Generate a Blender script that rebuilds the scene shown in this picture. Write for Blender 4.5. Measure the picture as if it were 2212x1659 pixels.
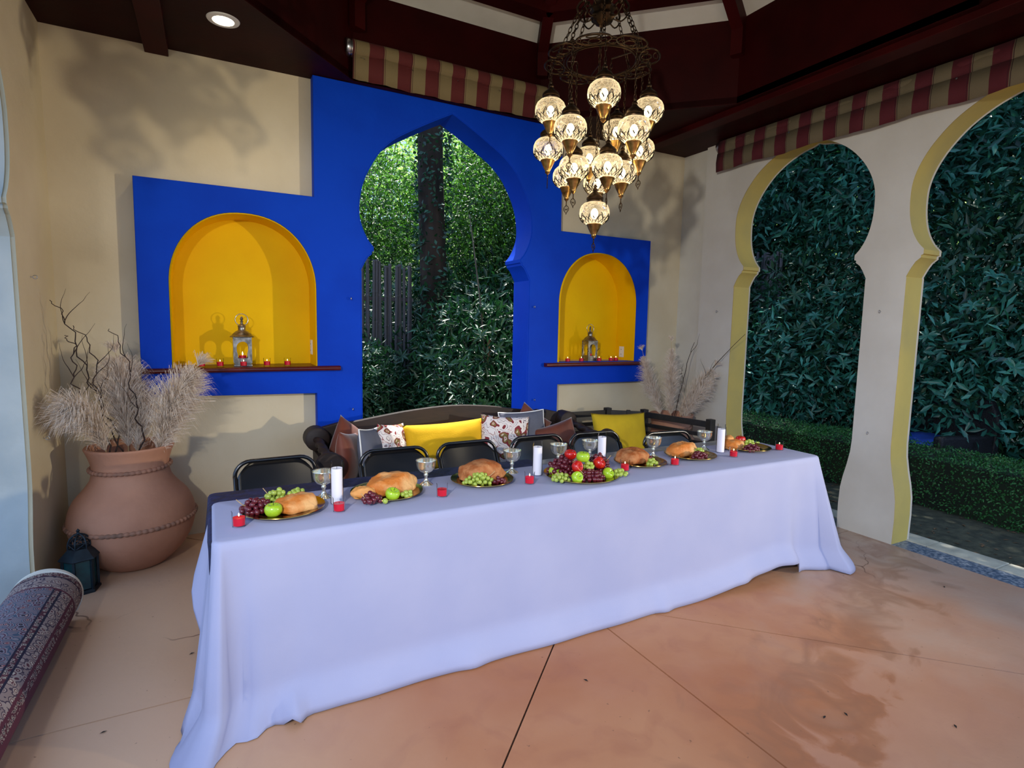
import bpy, math, random
import numpy as np
from mathutils import Vector, Matrix, Euler, noise

random.seed(7)
SC = bpy.context.scene
for o in list(bpy.data.objects):
    bpy.data.objects.remove(o)
COL = SC.collection
PI = math.pi

# ------------------------------------------------------------------ camera, world, lights, exposure
cam = bpy.data.cameras.new('camera')
cam.sensor_fit = 'HORIZONTAL'
cam.sensor_width = 36.0
cam.lens = 36.0 * 1221.8 / 2212.0
cam.clip_start = 0.05
cam.clip_end = 200
camo = bpy.data.objects.new('camera', cam)
COL.objects.link(camo)
_p, _r, _y = math.radians(6.032), math.radians(1.147), math.radians(28.06)
fw = Vector((math.sin(_y) * math.cos(_p), math.cos(_y) * math.cos(_p), -math.sin(_p)))
rt = Vector((math.cos(_y), -math.sin(_y), 0))
up = rt.cross(fw)
r2 = rt * math.cos(_r) + up * math.sin(_r)
u2 = -rt * math.sin(_r) + up * math.cos(_r)
M = Matrix((r2, u2, -fw)).transposed().to_4x4()
M.translation = Vector((0, 0, 1.62))
camo.matrix_world = M
SC.camera = camo

SC.view_settings.view_transform = 'Standard'
SC.view_settings.look = 'None'
SC.view_settings.gamma = 1.0
SC.view_settings.use_curve_mapping = False
SC.view_settings.exposure = 0.54

W = bpy.data.worlds.new('sky')
SC.world = W
W.use_nodes = True
bg = W.node_tree.nodes['Background']
bg.inputs[0].default_value = (0.40, 0.60, 1.0, 1)
bg.inputs[1].default_value = 1.05


def add_light(kind, name, loc, energy, color, size=0.3, target=None):
    l = bpy.data.lights.new(name, kind)
    l.energy = energy
    l.color = color
    if kind == 'AREA':
        l.shape = 'DISK'
        l.size = size
    elif kind == 'SUN':
        l.angle = size
    else:
        l.shadow_soft_size = size
    o = bpy.data.objects.new(name, l)
    COL.objects.link(o)
    o.location = loc
    if target is not None:
        d = Vector(target) - Vector(loc)
        o.rotation_euler = d.to_track_quat('-Z', 'Y').to_euler()
    return o


add_light('SUN', 'sun_light', (6, 8, 14), 6.5, (1.0, 0.95, 0.86), math.radians(0.6), (3.2, 3.2, 0))
# the two flood lamps that flank the photographer (outside the frame, at the open front of the pavilion)
def flood(name, loc, energy, color, target, cone, soft):
    o = add_light('SPOT', name, loc, energy, color, soft, target)
    o.data.shadow_soft_size = soft
    o.data.spot_size = math.radians(cone)
    o.data.spot_blend = 1.0
    return o


flood('flood_light_right', (5.60, -0.65, 1.50), 440, (1.0, 0.86, 0.62), (-0.1, 4.7, 1.00), 60, 0.06)
flood('flood_light_left', (-1.30, -0.50, 2.40), 340, (1.0, 0.95, 0.86), (4.1, 4.5, 0.90), 92, 0.06)


# ------------------------------------------------------------------ materials
def lin(r, g, b):
    f = lambda c: (c / 255 / 12.92) if c / 255 <= 0.04045 else ((c / 255 + 0.055) / 1.055) ** 2.4
    return (f(r), f(g), f(b), 1)


def mat(name, c1, c2=None, scale=8.0, rough=0.6, rough2=None, metal=0.0, bump=0.0, bscale=None, detail=5.0,
        spec=0.5, lo=0.35, hi=0.65, stretch=(1, 1, 1), coat=0.0, sheen=0.0, dist=0.0):
    m = bpy.data.materials.new(name)
    m.use_nodes = True
    nt = m.node_tree
    b = nt.nodes['Principled BSDF']
    b.inputs['Base Color'].default_value = c1
    b.inputs['Roughness'].default_value = rough
    b.inputs['Metallic'].default_value = metal
    b.inputs['Specular IOR Level'].default_value = spec
    if coat:
        b.inputs['Coat Weight'].default_value = coat
    if sheen:
        b.inputs['Sheen Weight'].default_value = sheen
    tc = nt.nodes.new('ShaderNodeTexCoord')
    mp = nt.nodes.new('ShaderNodeMapping')
    mp.inputs['Scale'].default_value = stretch
    nt.links.new(tc.outputs['Object'], mp.inputs[0])
    if c2 is not None or rough2 is not None:
        n = nt.nodes.new('ShaderNodeTexNoise')
        n.inputs['Scale'].default_value = scale
        n.inputs['Detail'].default_value = detail
        n.inputs['Distortion'].default_value = dist
        nt.links.new(mp.outputs[0], n.inputs['Vector'])
        r = nt.nodes.new('ShaderNodeMapRange')
        r.inputs['From Min'].default_value = lo
        r.inputs['From Max'].default_value = hi
        nt.links.new(n.outputs['Fac'], r.inputs['Value'])
        if c2 is not None:
            mx = nt.nodes.new('ShaderNodeMix')
            mx.data_type = 'RGBA'
            mx.inputs['A'].default_value = c1
            mx.inputs['B'].default_value = c2
            nt.links.new(r.outputs[0], mx.inputs['Factor'])
            nt.links.new(mx.outputs['Result'], b.inputs['Base Color'])
            m['mix'] = mx.name
        if rough2 is not None:
            rr = nt.nodes.new('ShaderNodeMapRange')
            rr.inputs['To Min'].default_value = rough
            rr.inputs['To Max'].default_value = rough2
            nt.links.new(r.outputs[0], rr.inputs['Value'])
            nt.links.new(rr.outputs[0], b.inputs['Roughness'])
    if bump:
        n2 = nt.nodes.new('ShaderNodeTexNoise')
        n2.inputs['Scale'].default_value = bscale or scale * 6
        n2.inputs['Detail'].default_value = 6
        nt.links.new(mp.outputs[0], n2.inputs['Vector'])
        bp = nt.nodes.new('ShaderNodeBump')
        bp.inputs['Strength'].default_value = bump
        bp.inputs['Distance'].default_value = 0.01
        nt.links.new(n2.outputs['Fac'], bp.inputs['Height'])
        nt.links.new(bp.outputs[0], b.inputs['Normal'])
    return m


def nodes_of(m):
    return m.node_tree, m.node_tree.nodes['Principled BSDF']


def stripes_mat(name, axis, offset, ca, cb, cl):
    """awning canvas: broad woven stripes with a thin dark edge line, along one object axis"""
    m = mat(name, ca, rough=0.85, bump=0.15, bscale=120)
    nt, b = nodes_of(m)
    tc = nt.nodes.new('ShaderNodeTexCoord')
    sx = nt.nodes.new('ShaderNodeSeparateXYZ')
    nt.links.new(tc.outputs['Object'], sx.inputs[0])

    def mth(op, a, v=None):
        n = nt.nodes.new('ShaderNodeMath')
        n.operation = op
        if hasattr(a, 'links'):
            nt.links.new(a, n.inputs[0])
        else:
            n.inputs[0].default_value = a
        if v is not None:
            n.inputs[1].default_value = v
        return n.outputs[0]
    t = mth('FRACT', mth('DIVIDE', mth('SUBTRACT', sx.outputs[axis], offset), 0.2235))
    cr = nt.nodes.new('ShaderNodeValToRGB')
    cr.color_ramp.interpolation = 'CONSTANT'
    e = cr.color_ramp.elements
    e[0].position = 0
    e[0].color = ca
    e[1].position = 0.03
    e[1].color = cl
    for pos, c in ((0.045, ca), (0.49, cb), (0.955, cl), (0.975, cb)):
        x = e.new(pos)
        x.color = c
    nt.links.new(t, cr.inputs[0])
    nt.links.new(cr.outputs[0], b.inputs['Base Color'])
    return m


def emis(name, color, strength):
    m = bpy.data.materials.new(name)
    m.use_nodes = True
    nt = m.node_tree
    b = nt.nodes['Principled BSDF']
    b.inputs['Base Color'].default_value = color
    b.inputs['Emission Color'].default_value = color
    b.inputs['Emission Strength'].default_value = strength
    return m


def thin_glass(name, tint=(1, 1, 1, 1), gloss=0.25, white=0.0, crackle=0.0):
    """thin walled glass: see-through with a Fresnel sheen and, for crackle glass, a whitish veined body"""
    m = bpy.data.materials.new(name)
    m.use_nodes = True
    nt = m.node_tree
    nt.nodes.remove(nt.nodes['Principled BSDF'])
    out = nt.nodes['Material Output']
    tr = nt.nodes.new('ShaderNodeBsdfTransparent')
    tr.inputs[0].default_value = tint
    gl = nt.nodes.new('ShaderNodeBsdfGlossy')
    gl.inputs['Roughness'].default_value = 0.04
    lw = nt.nodes.new('ShaderNodeLayerWeight')
    lw.inputs['Blend'].default_value = gloss
    mx = nt.nodes.new('ShaderNodeMixShader')
    nt.links.new(lw.outputs['Fresnel'], mx.inputs[0])
    nt.links.new(tr.outputs[0], mx.inputs[1])
    nt.links.new(gl.outputs[0], mx.inputs[2])
    last = mx
    if crackle:
        tc = nt.nodes.new('ShaderNodeTexCoord')
        v = nt.nodes.new('ShaderNodeTexVoronoi')
        v.feature = 'DISTANCE_TO_EDGE'
        v.inputs['Scale'].default_value = 45
        nt.links.new(tc.outputs['Object'], v.inputs['Vector'])
        v2 = nt.nodes.new('ShaderNodeTexVoronoi')
        v2.inputs['Scale'].default_value = 45
        nt.links.new(tc.outputs['Object'], v2.inputs['Vector'])
        bp = nt.nodes.new('ShaderNodeBump')
        bp.inputs['Strength'].default_value = 0.9
        bp.inputs['Distance'].default_value = 0.01
        nt.links.new(v2.outputs['Distance'], bp.inputs['Height'])
        nt.links.new(bp.outputs[0], gl.inputs['Normal'])
        trl = nt.nodes.new('ShaderNodeBsdfTranslucent')
        trl.inputs[0].default_value = (0.95, 0.9, 0.8, 1)
        df = nt.nodes.new('ShaderNodeBsdfDiffuse')
        df.inputs[0].default_value = (0.8, 0.78, 0.72, 1)
        ad = nt.nodes.new('ShaderNodeMixShader')
        ad.inputs[0].default_value = 0.25
        nt.links.new(trl.outputs[0], ad.inputs[1])
        nt.links.new(df.outputs[0], ad.inputs[2])
        mr = nt.nodes.new('ShaderNodeMapRange')
        mr.inputs['From Min'].default_value = 0.0
        mr.inputs['From Max'].default_value = 0.12
        mr.inputs['To Min'].default_value = min(1, white * 3.2)
        mr.inputs['To Max'].default_value = white
        nt.links.new(v.outputs['Distance'], mr.inputs['Value'])
        lw2 = nt.nodes.new('ShaderNodeLayerWeight')
        lw2.inputs['Blend'].default_value = 0.35
        am = nt.nodes.new('ShaderNodeMath')
        am.operation = 'MULTIPLY_ADD'
        am.inputs[1].default_value = 0.55
        nt.links.new(lw2.outputs['Facing'], am.inputs[0])
        nt.links.new(mr.outputs[0], am.inputs[2])
        am.use_clamp = True
        m2 = nt.nodes.new('ShaderNodeMixShader')
        nt.links.new(am.outputs[0], m2.inputs[0])
        nt.links.new(mx.outputs[0], m2.inputs[1])
        nt.links.new(ad.outputs[0], m2.inputs[2])
        last = m2
    nt.links.new(last.outputs[0], out.inputs['Surface'])
    return m


def leaf_mat(name, c1, c2, trans=0.25, rough=0.35):
    m = bpy.data.materials.new(name)
    m.use_nodes = True
    nt = m.node_tree
    b = nt.nodes['Principled BSDF']
    out = nt.nodes['Material Output']
    g = nt.nodes.new('ShaderNodeNewGeometry')
    mx = nt.nodes.new('ShaderNodeMix')
    mx.data_type = 'RGBA'
    mx.inputs['A'].default_value = c1
    mx.inputs['B'].default_value = c2
    nt.links.new(g.outputs['Random Per Island'], mx.inputs['Factor'])
    nt.links.new(mx.outputs['Result'], b.inputs['Base Color'])
    b.inputs['Roughness'].default_value = rough
    tl = nt.nodes.new('ShaderNodeBsdfTranslucent')
    br = nt.nodes.new('ShaderNodeMix')
    br.data_type = 'RGBA'
    br.blend_type = 'MULTIPLY'
    br.inputs['Factor'].default_value = 1
    br.inputs['B'].default_value = (1.6, 2.0, 0.7, 1)
    nt.links.new(mx.outputs['Result'], br.inputs['A'])
    nt.links.new(br.outputs['Result'], tl.inputs[0])
    ms = nt.nodes.new('ShaderNodeMixShader')
    ms.inputs[0].default_value = trans
    nt.links.new(b.outputs[0], ms.inputs[1])
    nt.links.new(tl.outputs[0], ms.inputs[2])
    nt.links.new(ms.outputs[0], out.inputs['Surface'])
    return m


MT = {}
MT['cream'] = mat('cream_stucco', lin(222, 208, 176), lin(210, 194, 160), 1.6, 0.85, bump=0.25, bscale=22)
MT['cream_grey'] = mat('pale_stucco', lin(216, 212, 200), lin(200, 194, 180), 1.4, 0.85, bump=0.22, bscale=18)
MT['blue'] = mat('blue_paint', lin(2, 66, 198), lin(0, 58, 184), 2.0, 0.6, bump=0.18, bscale=25, spec=0.12)
MT['yellow'] = mat('yellow_paint', lin(246, 196, 0), lin(240, 186, 0), 2.5, 0.6, bump=0.12, bscale=30, spec=0.12)
MT['khaki'] = mat('khaki_reveal', lin(216, 186, 96), lin(196, 172, 100), 2.2, 0.8, bump=0.3, bscale=16, lo=0.4, hi=0.7)
MT['stone'] = mat('rough_grey_stucco', lin(206, 212, 206), lin(186, 196, 194), 3.0, 0.9, bump=0.9, bscale=7)
MT['redwood'] = mat('dark_red_paint', lin(46, 3, 3), lin(36, 2, 2), 3.0, 0.55, spec=0.1, bump=0.08, bscale=20)
MT['redbeam'] = mat('red_beam_paint', lin(58, 5, 5), lin(46, 4, 4), 3.0, 0.55, spec=0.12)
MT['sill'] = mat('oxblood_sill', lin(95, 22, 20), lin(70, 14, 14), 6.0, 0.35, spec=0.5)
MT['white_panel'] = mat('white_roof_panel', lin(215, 212, 200), lin(200, 196, 184), 2.0, 0.8)
MT['floor_base'] = mat('floor_joint', lin(45, 30, 24), rough=0.95)
MT['granite'] = mat('blue_granite', lin(84, 100, 122), lin(140, 150, 164), 45.0, 0.35, detail=2, lo=0.45, hi=0.6)
MT['kerb'] = mat('pale_kerb_stone', lin(196, 194, 176), lin(170, 168, 154), 9.0, 0.8, bump=0.2)
MT['soil'] = mat('leaf_litter_soil', lin(50, 54, 44), lin(80, 82, 66), 14.0, 0.95, bump=0.8, bscale=40)
MT['hill'] = mat('wooded_slope', lin(10, 22, 12), lin(22, 38, 18), 3.0, 0.95, bump=1.0, bscale=5)
MT['stripe_x'] = stripes_mat('striped_canvas_back', 0, 1.008 + 0.005, lin(120, 104, 70), lin(84, 20, 20), lin(56, 14, 14))
MT['stripe_y'] = stripes_mat('striped_canvas_right', 1, 3.84, lin(80, 16, 26), lin(104, 92, 68), lin(48, 10, 16))
MT['steel'] = mat('brushed_metal_cap', lin(190, 190, 190), rough=0.3, metal=1.0)
MT['chrome'] = mat('chrome', lin(210, 210, 215), rough=0.12, metal=1.0)
MT['bronze'] = mat('dark_bronze', lin(70, 52, 34), lin(40, 30, 22), 30, 0.4, metal=0.9)
MT['brass'] = mat('antique_brass', lin(190, 150, 90), lin(120, 90, 50), 25, 0.28, metal=1.0)
MT['filigree'] = mat('black_bronze_lace', lin(22, 17, 13), rough=0.6, spec=0.2)
MT['globe'] = thin_glass('crackle_glass', (1, 0.99, 0.96, 1), 0.3, 0.09, 1)
MT['bulb'] = emis('lit_bulb', (1.0, 0.80, 0.45, 1), 11)
MT['downlight'] = emis('lit_downlight', (1.0, 0.86, 0.6, 1), 9)
MT['white_plastic'] = mat('white_plastic', lin(232, 230, 222), rough=0.4)
MT['socket_dark'] = mat('socket_slot', lin(60, 58, 54), rough=0.6)
MT['terracotta'] = mat('terracotta', lin(196, 142, 112), lin(160, 112, 88), 2.2, 0.8, bump=0.25, bscale=30, lo=0.3, hi=0.7)
MT['terra_dark'] = mat('terracotta_inside', lin(120, 62, 42), lin(90, 45, 30), 4, 0.9)
MT['rope_clay'] = mat('weathered_clay_rope', lin(172, 122, 96), lin(120, 92, 76), 12, 0.85)
MT['pampas'] = mat('dry_pampas', lin(242, 226, 206), lin(212, 190, 166), 20, 0.9)
MT['stem'] = mat('dry_stem', lin(190, 160, 115), rough=0.8)
MT['twig'] = mat('dark_twig', lin(62, 42, 34), lin(40, 28, 24), 20, 0.8)
MT['darkwood'] = mat('dark_carved_wood', lin(44, 29, 22), lin(30, 19, 15), 5, 0.62, stretch=(1, 6, 6), bump=0.1)
MT['blackwood'] = mat('black_stained_wood', lin(34, 30, 28), lin(22, 19, 18), 6, 0.5, stretch=(1, 5, 5), bump=0.1)
MT['chair_black'] = mat('black_enamel_steel', lin(18, 19, 22), rough=0.24, spec=0.8)
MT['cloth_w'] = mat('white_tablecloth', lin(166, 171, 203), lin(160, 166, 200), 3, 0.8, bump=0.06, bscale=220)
MT['navy'] = mat('navy_crinkle', lin(26, 36, 84), lin(12, 16, 44), 14, 0.7, bump=0.8, bscale=26, dist=1.5)
MT['table'] = mat('grey_table_plastic', lin(150, 150, 146), rough=0.6)
MT['gold_plate'] = mat('gold_charger', lin(170, 138, 72), lin(150, 120, 60), 10, 0.16, metal=1.0)
MT['goblet'] = mat('polished_silver', lin(240, 236, 218), rough=0.14, metal=0.85)
MT['glass'] = thin_glass('clear_glass', (0.99, 0.995, 1, 1), 0.06)
MT['redwax'] = mat('red_wax', lin(205, 14, 42), rough=0.35)
MT['redwax'].node_tree.nodes['Principled BSDF'].inputs['Subsurface Weight'].default_value = 0.2
MT['whitewax'] = mat('white_wax', lin(236, 232, 240), rough=0.5)
MT['wick'] = mat('wick', lin(30, 26, 22), rough=0.9)
MT['flame'] = emis('candle_flame', (1.0, 0.72, 0.3, 1), 14)
MT['grape_red'] = mat('red_grape', lin(112, 30, 44), lin(70, 18, 32), 22, 0.28, spec=0.6, coat=0.2)
MT['grape_green'] = mat('green_grape', lin(176, 194, 84), lin(150, 172, 66), 22, 0.25, spec=0.6, coat=0.2)
MT['apple_green'] = mat('green_apple', lin(150, 196, 24), lin(176, 208, 60), 14, 0.22, coat=0.4)
MT['apple_red'] = mat('red_apple', lin(190, 18, 20), lin(205, 60, 30), 9, 0.22, coat=0.4, lo=0.5, hi=0.75)
MT['bread'] = mat('bread_crust', lin(206, 122, 52), lin(228, 178, 118), 9, 0.6, bump=0.5, bscale=60, lo=0.42, hi=0.62, spec=0.3)
MT['bread_dark'] = mat('dark_bread_crust', lin(160, 88, 44), lin(196, 136, 88), 18, 0.7, bump=0.8, bscale=45, lo=0.4, hi=0.65, spec=0.2)
MT['cut_bread'] = mat('pale_bread', lin(236, 170, 96), lin(224, 150, 76), 10, 0.7, bump=0.3)
MT['pil_yellow'] = mat('yellow_linen', lin(226, 178, 0), lin(214, 166, 0), 5, 0.85, bump=0.15, bscale=150)
MT['pil_olive'] = mat('mustard_linen', lin(208, 176, 22), lin(190, 160, 18), 5, 0.85, bump=0.15, bscale=150)
MT['pil_grey'] = mat('slate_cotton', lin(98, 102, 118), lin(86, 90, 106), 6, 0.9, bump=0.15, bscale=150)
MT['pil_brown'] = mat('brown_velvet', lin(112, 44, 12), lin(72, 26, 8), 4, 0.6, sheen=0.4)
MT['piping'] = mat('white_piping', lin(238, 240, 240), rough=0.7)
MT['lantern_m'] = mat('aged_silver_metal', lin(168, 164, 156), lin(110, 106, 98), 28, 0.35, metal=0.9)
MT['teal_m'] = mat('blue_black_iron', lin(34, 52, 62), lin(24, 36, 46), 20, 0.5, metal=0.4)
MT['teal_g'] = mat('teal_ribbed_glass', lin(14, 78, 84), lin(10, 56, 66), 14, 0.2, spec=0.6)
MT['green_w'] = mat('green_candle', lin(60, 150, 110), rough=0.5)
MT['rug_edge'] = mat('cream_rug_binding', lin(226, 222, 206), rough=0.9)
MT['rug_back'] = mat('blue_rug_back', lin(60, 72, 100), lin(40, 46, 70), 30, 0.9)
MT['bark'] = mat('tree_bark', lin(58, 46, 38), lin(28, 22, 18), 6, 0.95, bump=1.0, bscale=9, stretch=(1, 1, 0.15))
MT['bark_grey'] = mat('grey_bark', lin(92, 90, 86), lin(66, 64, 60), 6, 0.9)
MT['bamboo'] = mat('weathered_bamboo', lin(92, 92, 98), lin(62, 62, 70), 9, 0.7, stretch=(1, 1, 0.2))
MT['stake'] = mat('pale_stake', lin(120, 92, 66), lin(92, 70, 50), 8, 0.8)
MT['wicker'] = mat('black_wicker', lin(30, 30, 36), lin(16, 16, 20), 60, 0.6, bump=0.7, bscale=80)
MT['pool_blue'] = mat('blue_lounge_cushion', lin(36, 84, 190), lin(28, 68, 165), 5, 0.8)
MT['leaf_dark'] = leaf_mat('dark_glossy_leaf', lin(12, 44, 30), lin(40, 90, 62), 0.10, 0.42)
MT['leaf_teal'] = leaf_mat('teal_glossy_leaf', lin(14, 54, 46), lin(66, 142, 124), 0.10, 0.38)
MT['leaf_mid'] = leaf_mat('mid_green_leaf', lin(12, 40, 16), lin(74, 122, 52), 0.3, 0.45)
MT['leaf_hedge'] = leaf_mat('hedge_leaf', lin(26, 80, 40), lin(58, 122, 62), 0.15, 0.6)
MT['leaf_sun_painted'] = leaf_mat('sun_painted_leaf', lin(24, 70, 26), lin(240, 250, 215), 0.55, 0.45)  # near-white end paints sun sparkle into the leaf colour


def floor_material():
    m = bpy.data.materials.new('terracotta_concrete')
    m.use_nodes = True
    nt, b = nodes_of(m)
    b.inputs['Roughness'].default_value = 0.55
    N, L = nt.nodes.new, nt.links.new
    tc = N('ShaderNodeTexCoord')

    def noi(s, d=5, dist=0.0, seed=0):
        n = N('ShaderNodeTexNoise')
        n.inputs['Scale'].default_value = s
        n.inputs['Detail'].default_value = d
        n.inputs['Distortion'].default_value = dist
        mp = N('ShaderNodeMapping')
        mp.inputs['Location'].default_value = (seed, seed * .7, 0)
        L(tc.outputs['Object'], mp.inputs[0])
        L(mp.outputs[0], n.inputs['Vector'])
        return n.outputs['Fac']

    def rng(x, a, bb, c=0, d=1):
        r = N('ShaderNodeMapRange')
        L(x, r.inputs['Value'])
        for i, v in zip(('From Min', 'From Max', 'To Min', 'To Max'), (a, bb, c, d)):
            r.inputs[i].default_value = v
        return r.outputs[0]

    def mix(f, a, bcol):
        x = N('ShaderNodeMix')
        x.data_type = 'RGBA'
        if hasattr(f, 'links'):
            L(f, x.inputs['Factor'])
        else:
            x.inputs['Factor'].default_value = f
        for k, v in (('A', a), ('B', bcol)):
            if hasattr(v, 'links'):
                L(v, x.inputs[k])
            else:
                x.inputs[k].default_value = v
        return x.outputs['Result']
    c = mix(rng(noi(1.1, 6, 0.4, 3), 0.35, 0.65), lin(172, 112, 76), lin(188, 136, 100))
    c = mix(rng(noi(5.5, 6, 0.8, 9), 0.5, 0.75, 0, 0.5), c, lin(158, 100, 74))
    # greyer area towards the right arches
    sx = N('ShaderNodeSeparateXYZ')
    L(tc.outputs['Object'], sx.inputs[0])
    a = N('ShaderNodeMath')
    a.operation = 'MULTIPLY_ADD'
    L(sx.outputs[0], a.inputs[0])
    a.inputs[1].default_value = 0.5
    ny = noi(1.6, 5, 0.6, 17)
    s2 = N('ShaderNodeMath')
    s2.operation = 'ADD'
    L(a.outputs[0], s2.inputs[0])
    L(rng(ny, 0.3, 0.7, -0.5, 0.5), s2.inputs[1])
    a.inputs[2].default_value = 0.0
    c = mix(rng(s2.outputs[0], 1.35, 2.3, 0, 0.75), c, lin(178, 162, 146))
    # paler and sandier towards the left side
    c = mix(rng(sx.outputs[0], 0.8, -0.3, 0, 0.75), c, lin(214, 182, 152))
    # old water stain crossing the floor: darker tide band with its own ragged shape
    e = N('ShaderNodeMath')
    e.operation = 'MULTIPLY_ADD'     # distance from the line y = 0.45 x + 0.42
    L(sx.outputs[0], e.inputs[0])
    e.inputs[1].default_value = -0.36
    L(sx.outputs[1], e.inputs[2])
    n3 = noi(3.5, 6, 1.0, 29)
    f = N('ShaderNodeMath')
    f.operation = 'ADD'
    L(e.outputs[0], f.inputs[0])
    L(rng(n3, 0.3, 0.7, -0.3, 0.3), f.inputs[1])
    band = N('ShaderNodeMath')
    band.operation = 'SUBTRACT'
    L(f.outputs[0], band.inputs[0])
    band.inputs[1].default_value = 0.62
    ab = N('ShaderNodeMath')
    ab.operation = 'ABSOLUTE'
    L(band.outputs[0], ab.inputs[0])
    c = mix(rng(ab.outputs[0], 0.22, 0.02, 0, 0.45), c, lin(140, 96, 72))
    pale = rng(f.outputs[0], 0.5, 0.38, 0, 0.35)
    c = mix(pale, c, lin(196, 156, 134))
    # specks
    c = mix(rng(noi(38, 2, 0, 5), 0.72, 0.78, 0, 0.6), c, lin(84, 58, 44))
    # hairline cracks with a shape of their own
    v = N('ShaderNodeTexVoronoi')
    v.feature = 'DISTANCE_TO_EDGE'
    v.inputs['Scale'].default_value = 0.85
    mp = N('ShaderNodeMapping')
    mp.inputs['Location'].default_value = (0.42, 0.1, 0)
    wn = N('ShaderNodeTexNoise')
    wn.inputs['Scale'].default_value = 6
    L(tc.outputs['Object'], wn.inputs['Vector'])
    va = N('ShaderNodeVectorMath')
    va.operation = 'MULTIPLY_ADD'
    L(wn.outputs['Color'], va.inputs[0])
    va.inputs[1].default_value = (0.16, 0.16, 0)
    L(tc.outputs['Object'], va.inputs[2])
    L(va.outputs[0], mp.inputs[0])
    L(mp.outputs[0], v.inputs['Vector'])
    msk = rng(noi(0.55, 1, 0, 41), 0.56, 0.6)
    cr = N('ShaderNodeMath')
    cr.operation = 'MULTIPLY'
    L(rng(v.outputs['Distance'], 0.004, 0.0015, 0, 0.8), cr.inputs[0])
    L(msk, cr.inputs[1])
    c = mix(cr.outputs[0], c, lin(96, 62, 46))
    L(c, b.inputs['Base Color'])
    L(rng(noi(3, 4, 0.5, 2), 0.3, 0.7, 0.42, 0.68), b.inputs['Roughness'])
    bp = N('ShaderNodeBump')
    bp.inputs['Strength'].default_value = 0.12
    bp.inputs['Distance'].default_value = 0.01
    L(noi(26, 5, 0, 1), bp.inputs['Height'])
    L(bp.outputs[0], b.inputs['Normal'])
    return m


def paisley_material():
    m = mat('paisley_cotton', lin(230, 222, 220), rough=0.85)
    nt, b = nodes_of(m)
    N, L = nt.nodes.new, nt.links.new
    tc = N('ShaderNodeTexCoord')
    wn = N('ShaderNodeTexNoise')
    wn.inputs['Scale'].default_value = 9
    L(tc.outputs['Object'], wn.inputs['Vector'])
    va = N('ShaderNodeVectorMath')
    va.operation = 'MULTIPLY_ADD'
    L(wn.outputs['Color'], va.inputs[0])
    va.inputs[1].default_value = (0.14, 0.14, 0.14)
    L(tc.outputs['Object'], va.inputs[2])
    v = N('ShaderNodeTexVoronoi')
    v.inputs['Scale'].default_value = 11
    L(va.outputs[0], v.inputs['Vector'])
    cr = N('ShaderNodeValToRGB')
    cr.color_ramp.interpolation = 'CONSTANT'
    e = cr.color_ramp.elements
    e[0].position = 0
    e[0].color = lin(170, 34, 40)
    e[1].position = 0.16
    e[1].color = lin(226, 206, 190)
    for p, c in ((0.22, lin(130, 112, 62)), (0.34, lin(128, 40, 48)), (0.46, lin(232, 224, 222)), (0.62, lin(104, 84, 96)),
                 (0.645, lin(232, 226, 226)), (0.80, lin(140, 60, 60)), (0.83, lin(232, 226, 226))):
        x = e.new(p)
        x.color = c
    sc = N('ShaderNodeMath')
    sc.operation = 'MULTIPLY'
    sc.inputs[1].default_value = 1.05
    L(v.outputs['Distance'], sc.inputs[0])
    L(sc.outputs[0], cr.inputs[0])
    L(cr.outputs[0], b.inputs['Base Color'])
    return m


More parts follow.
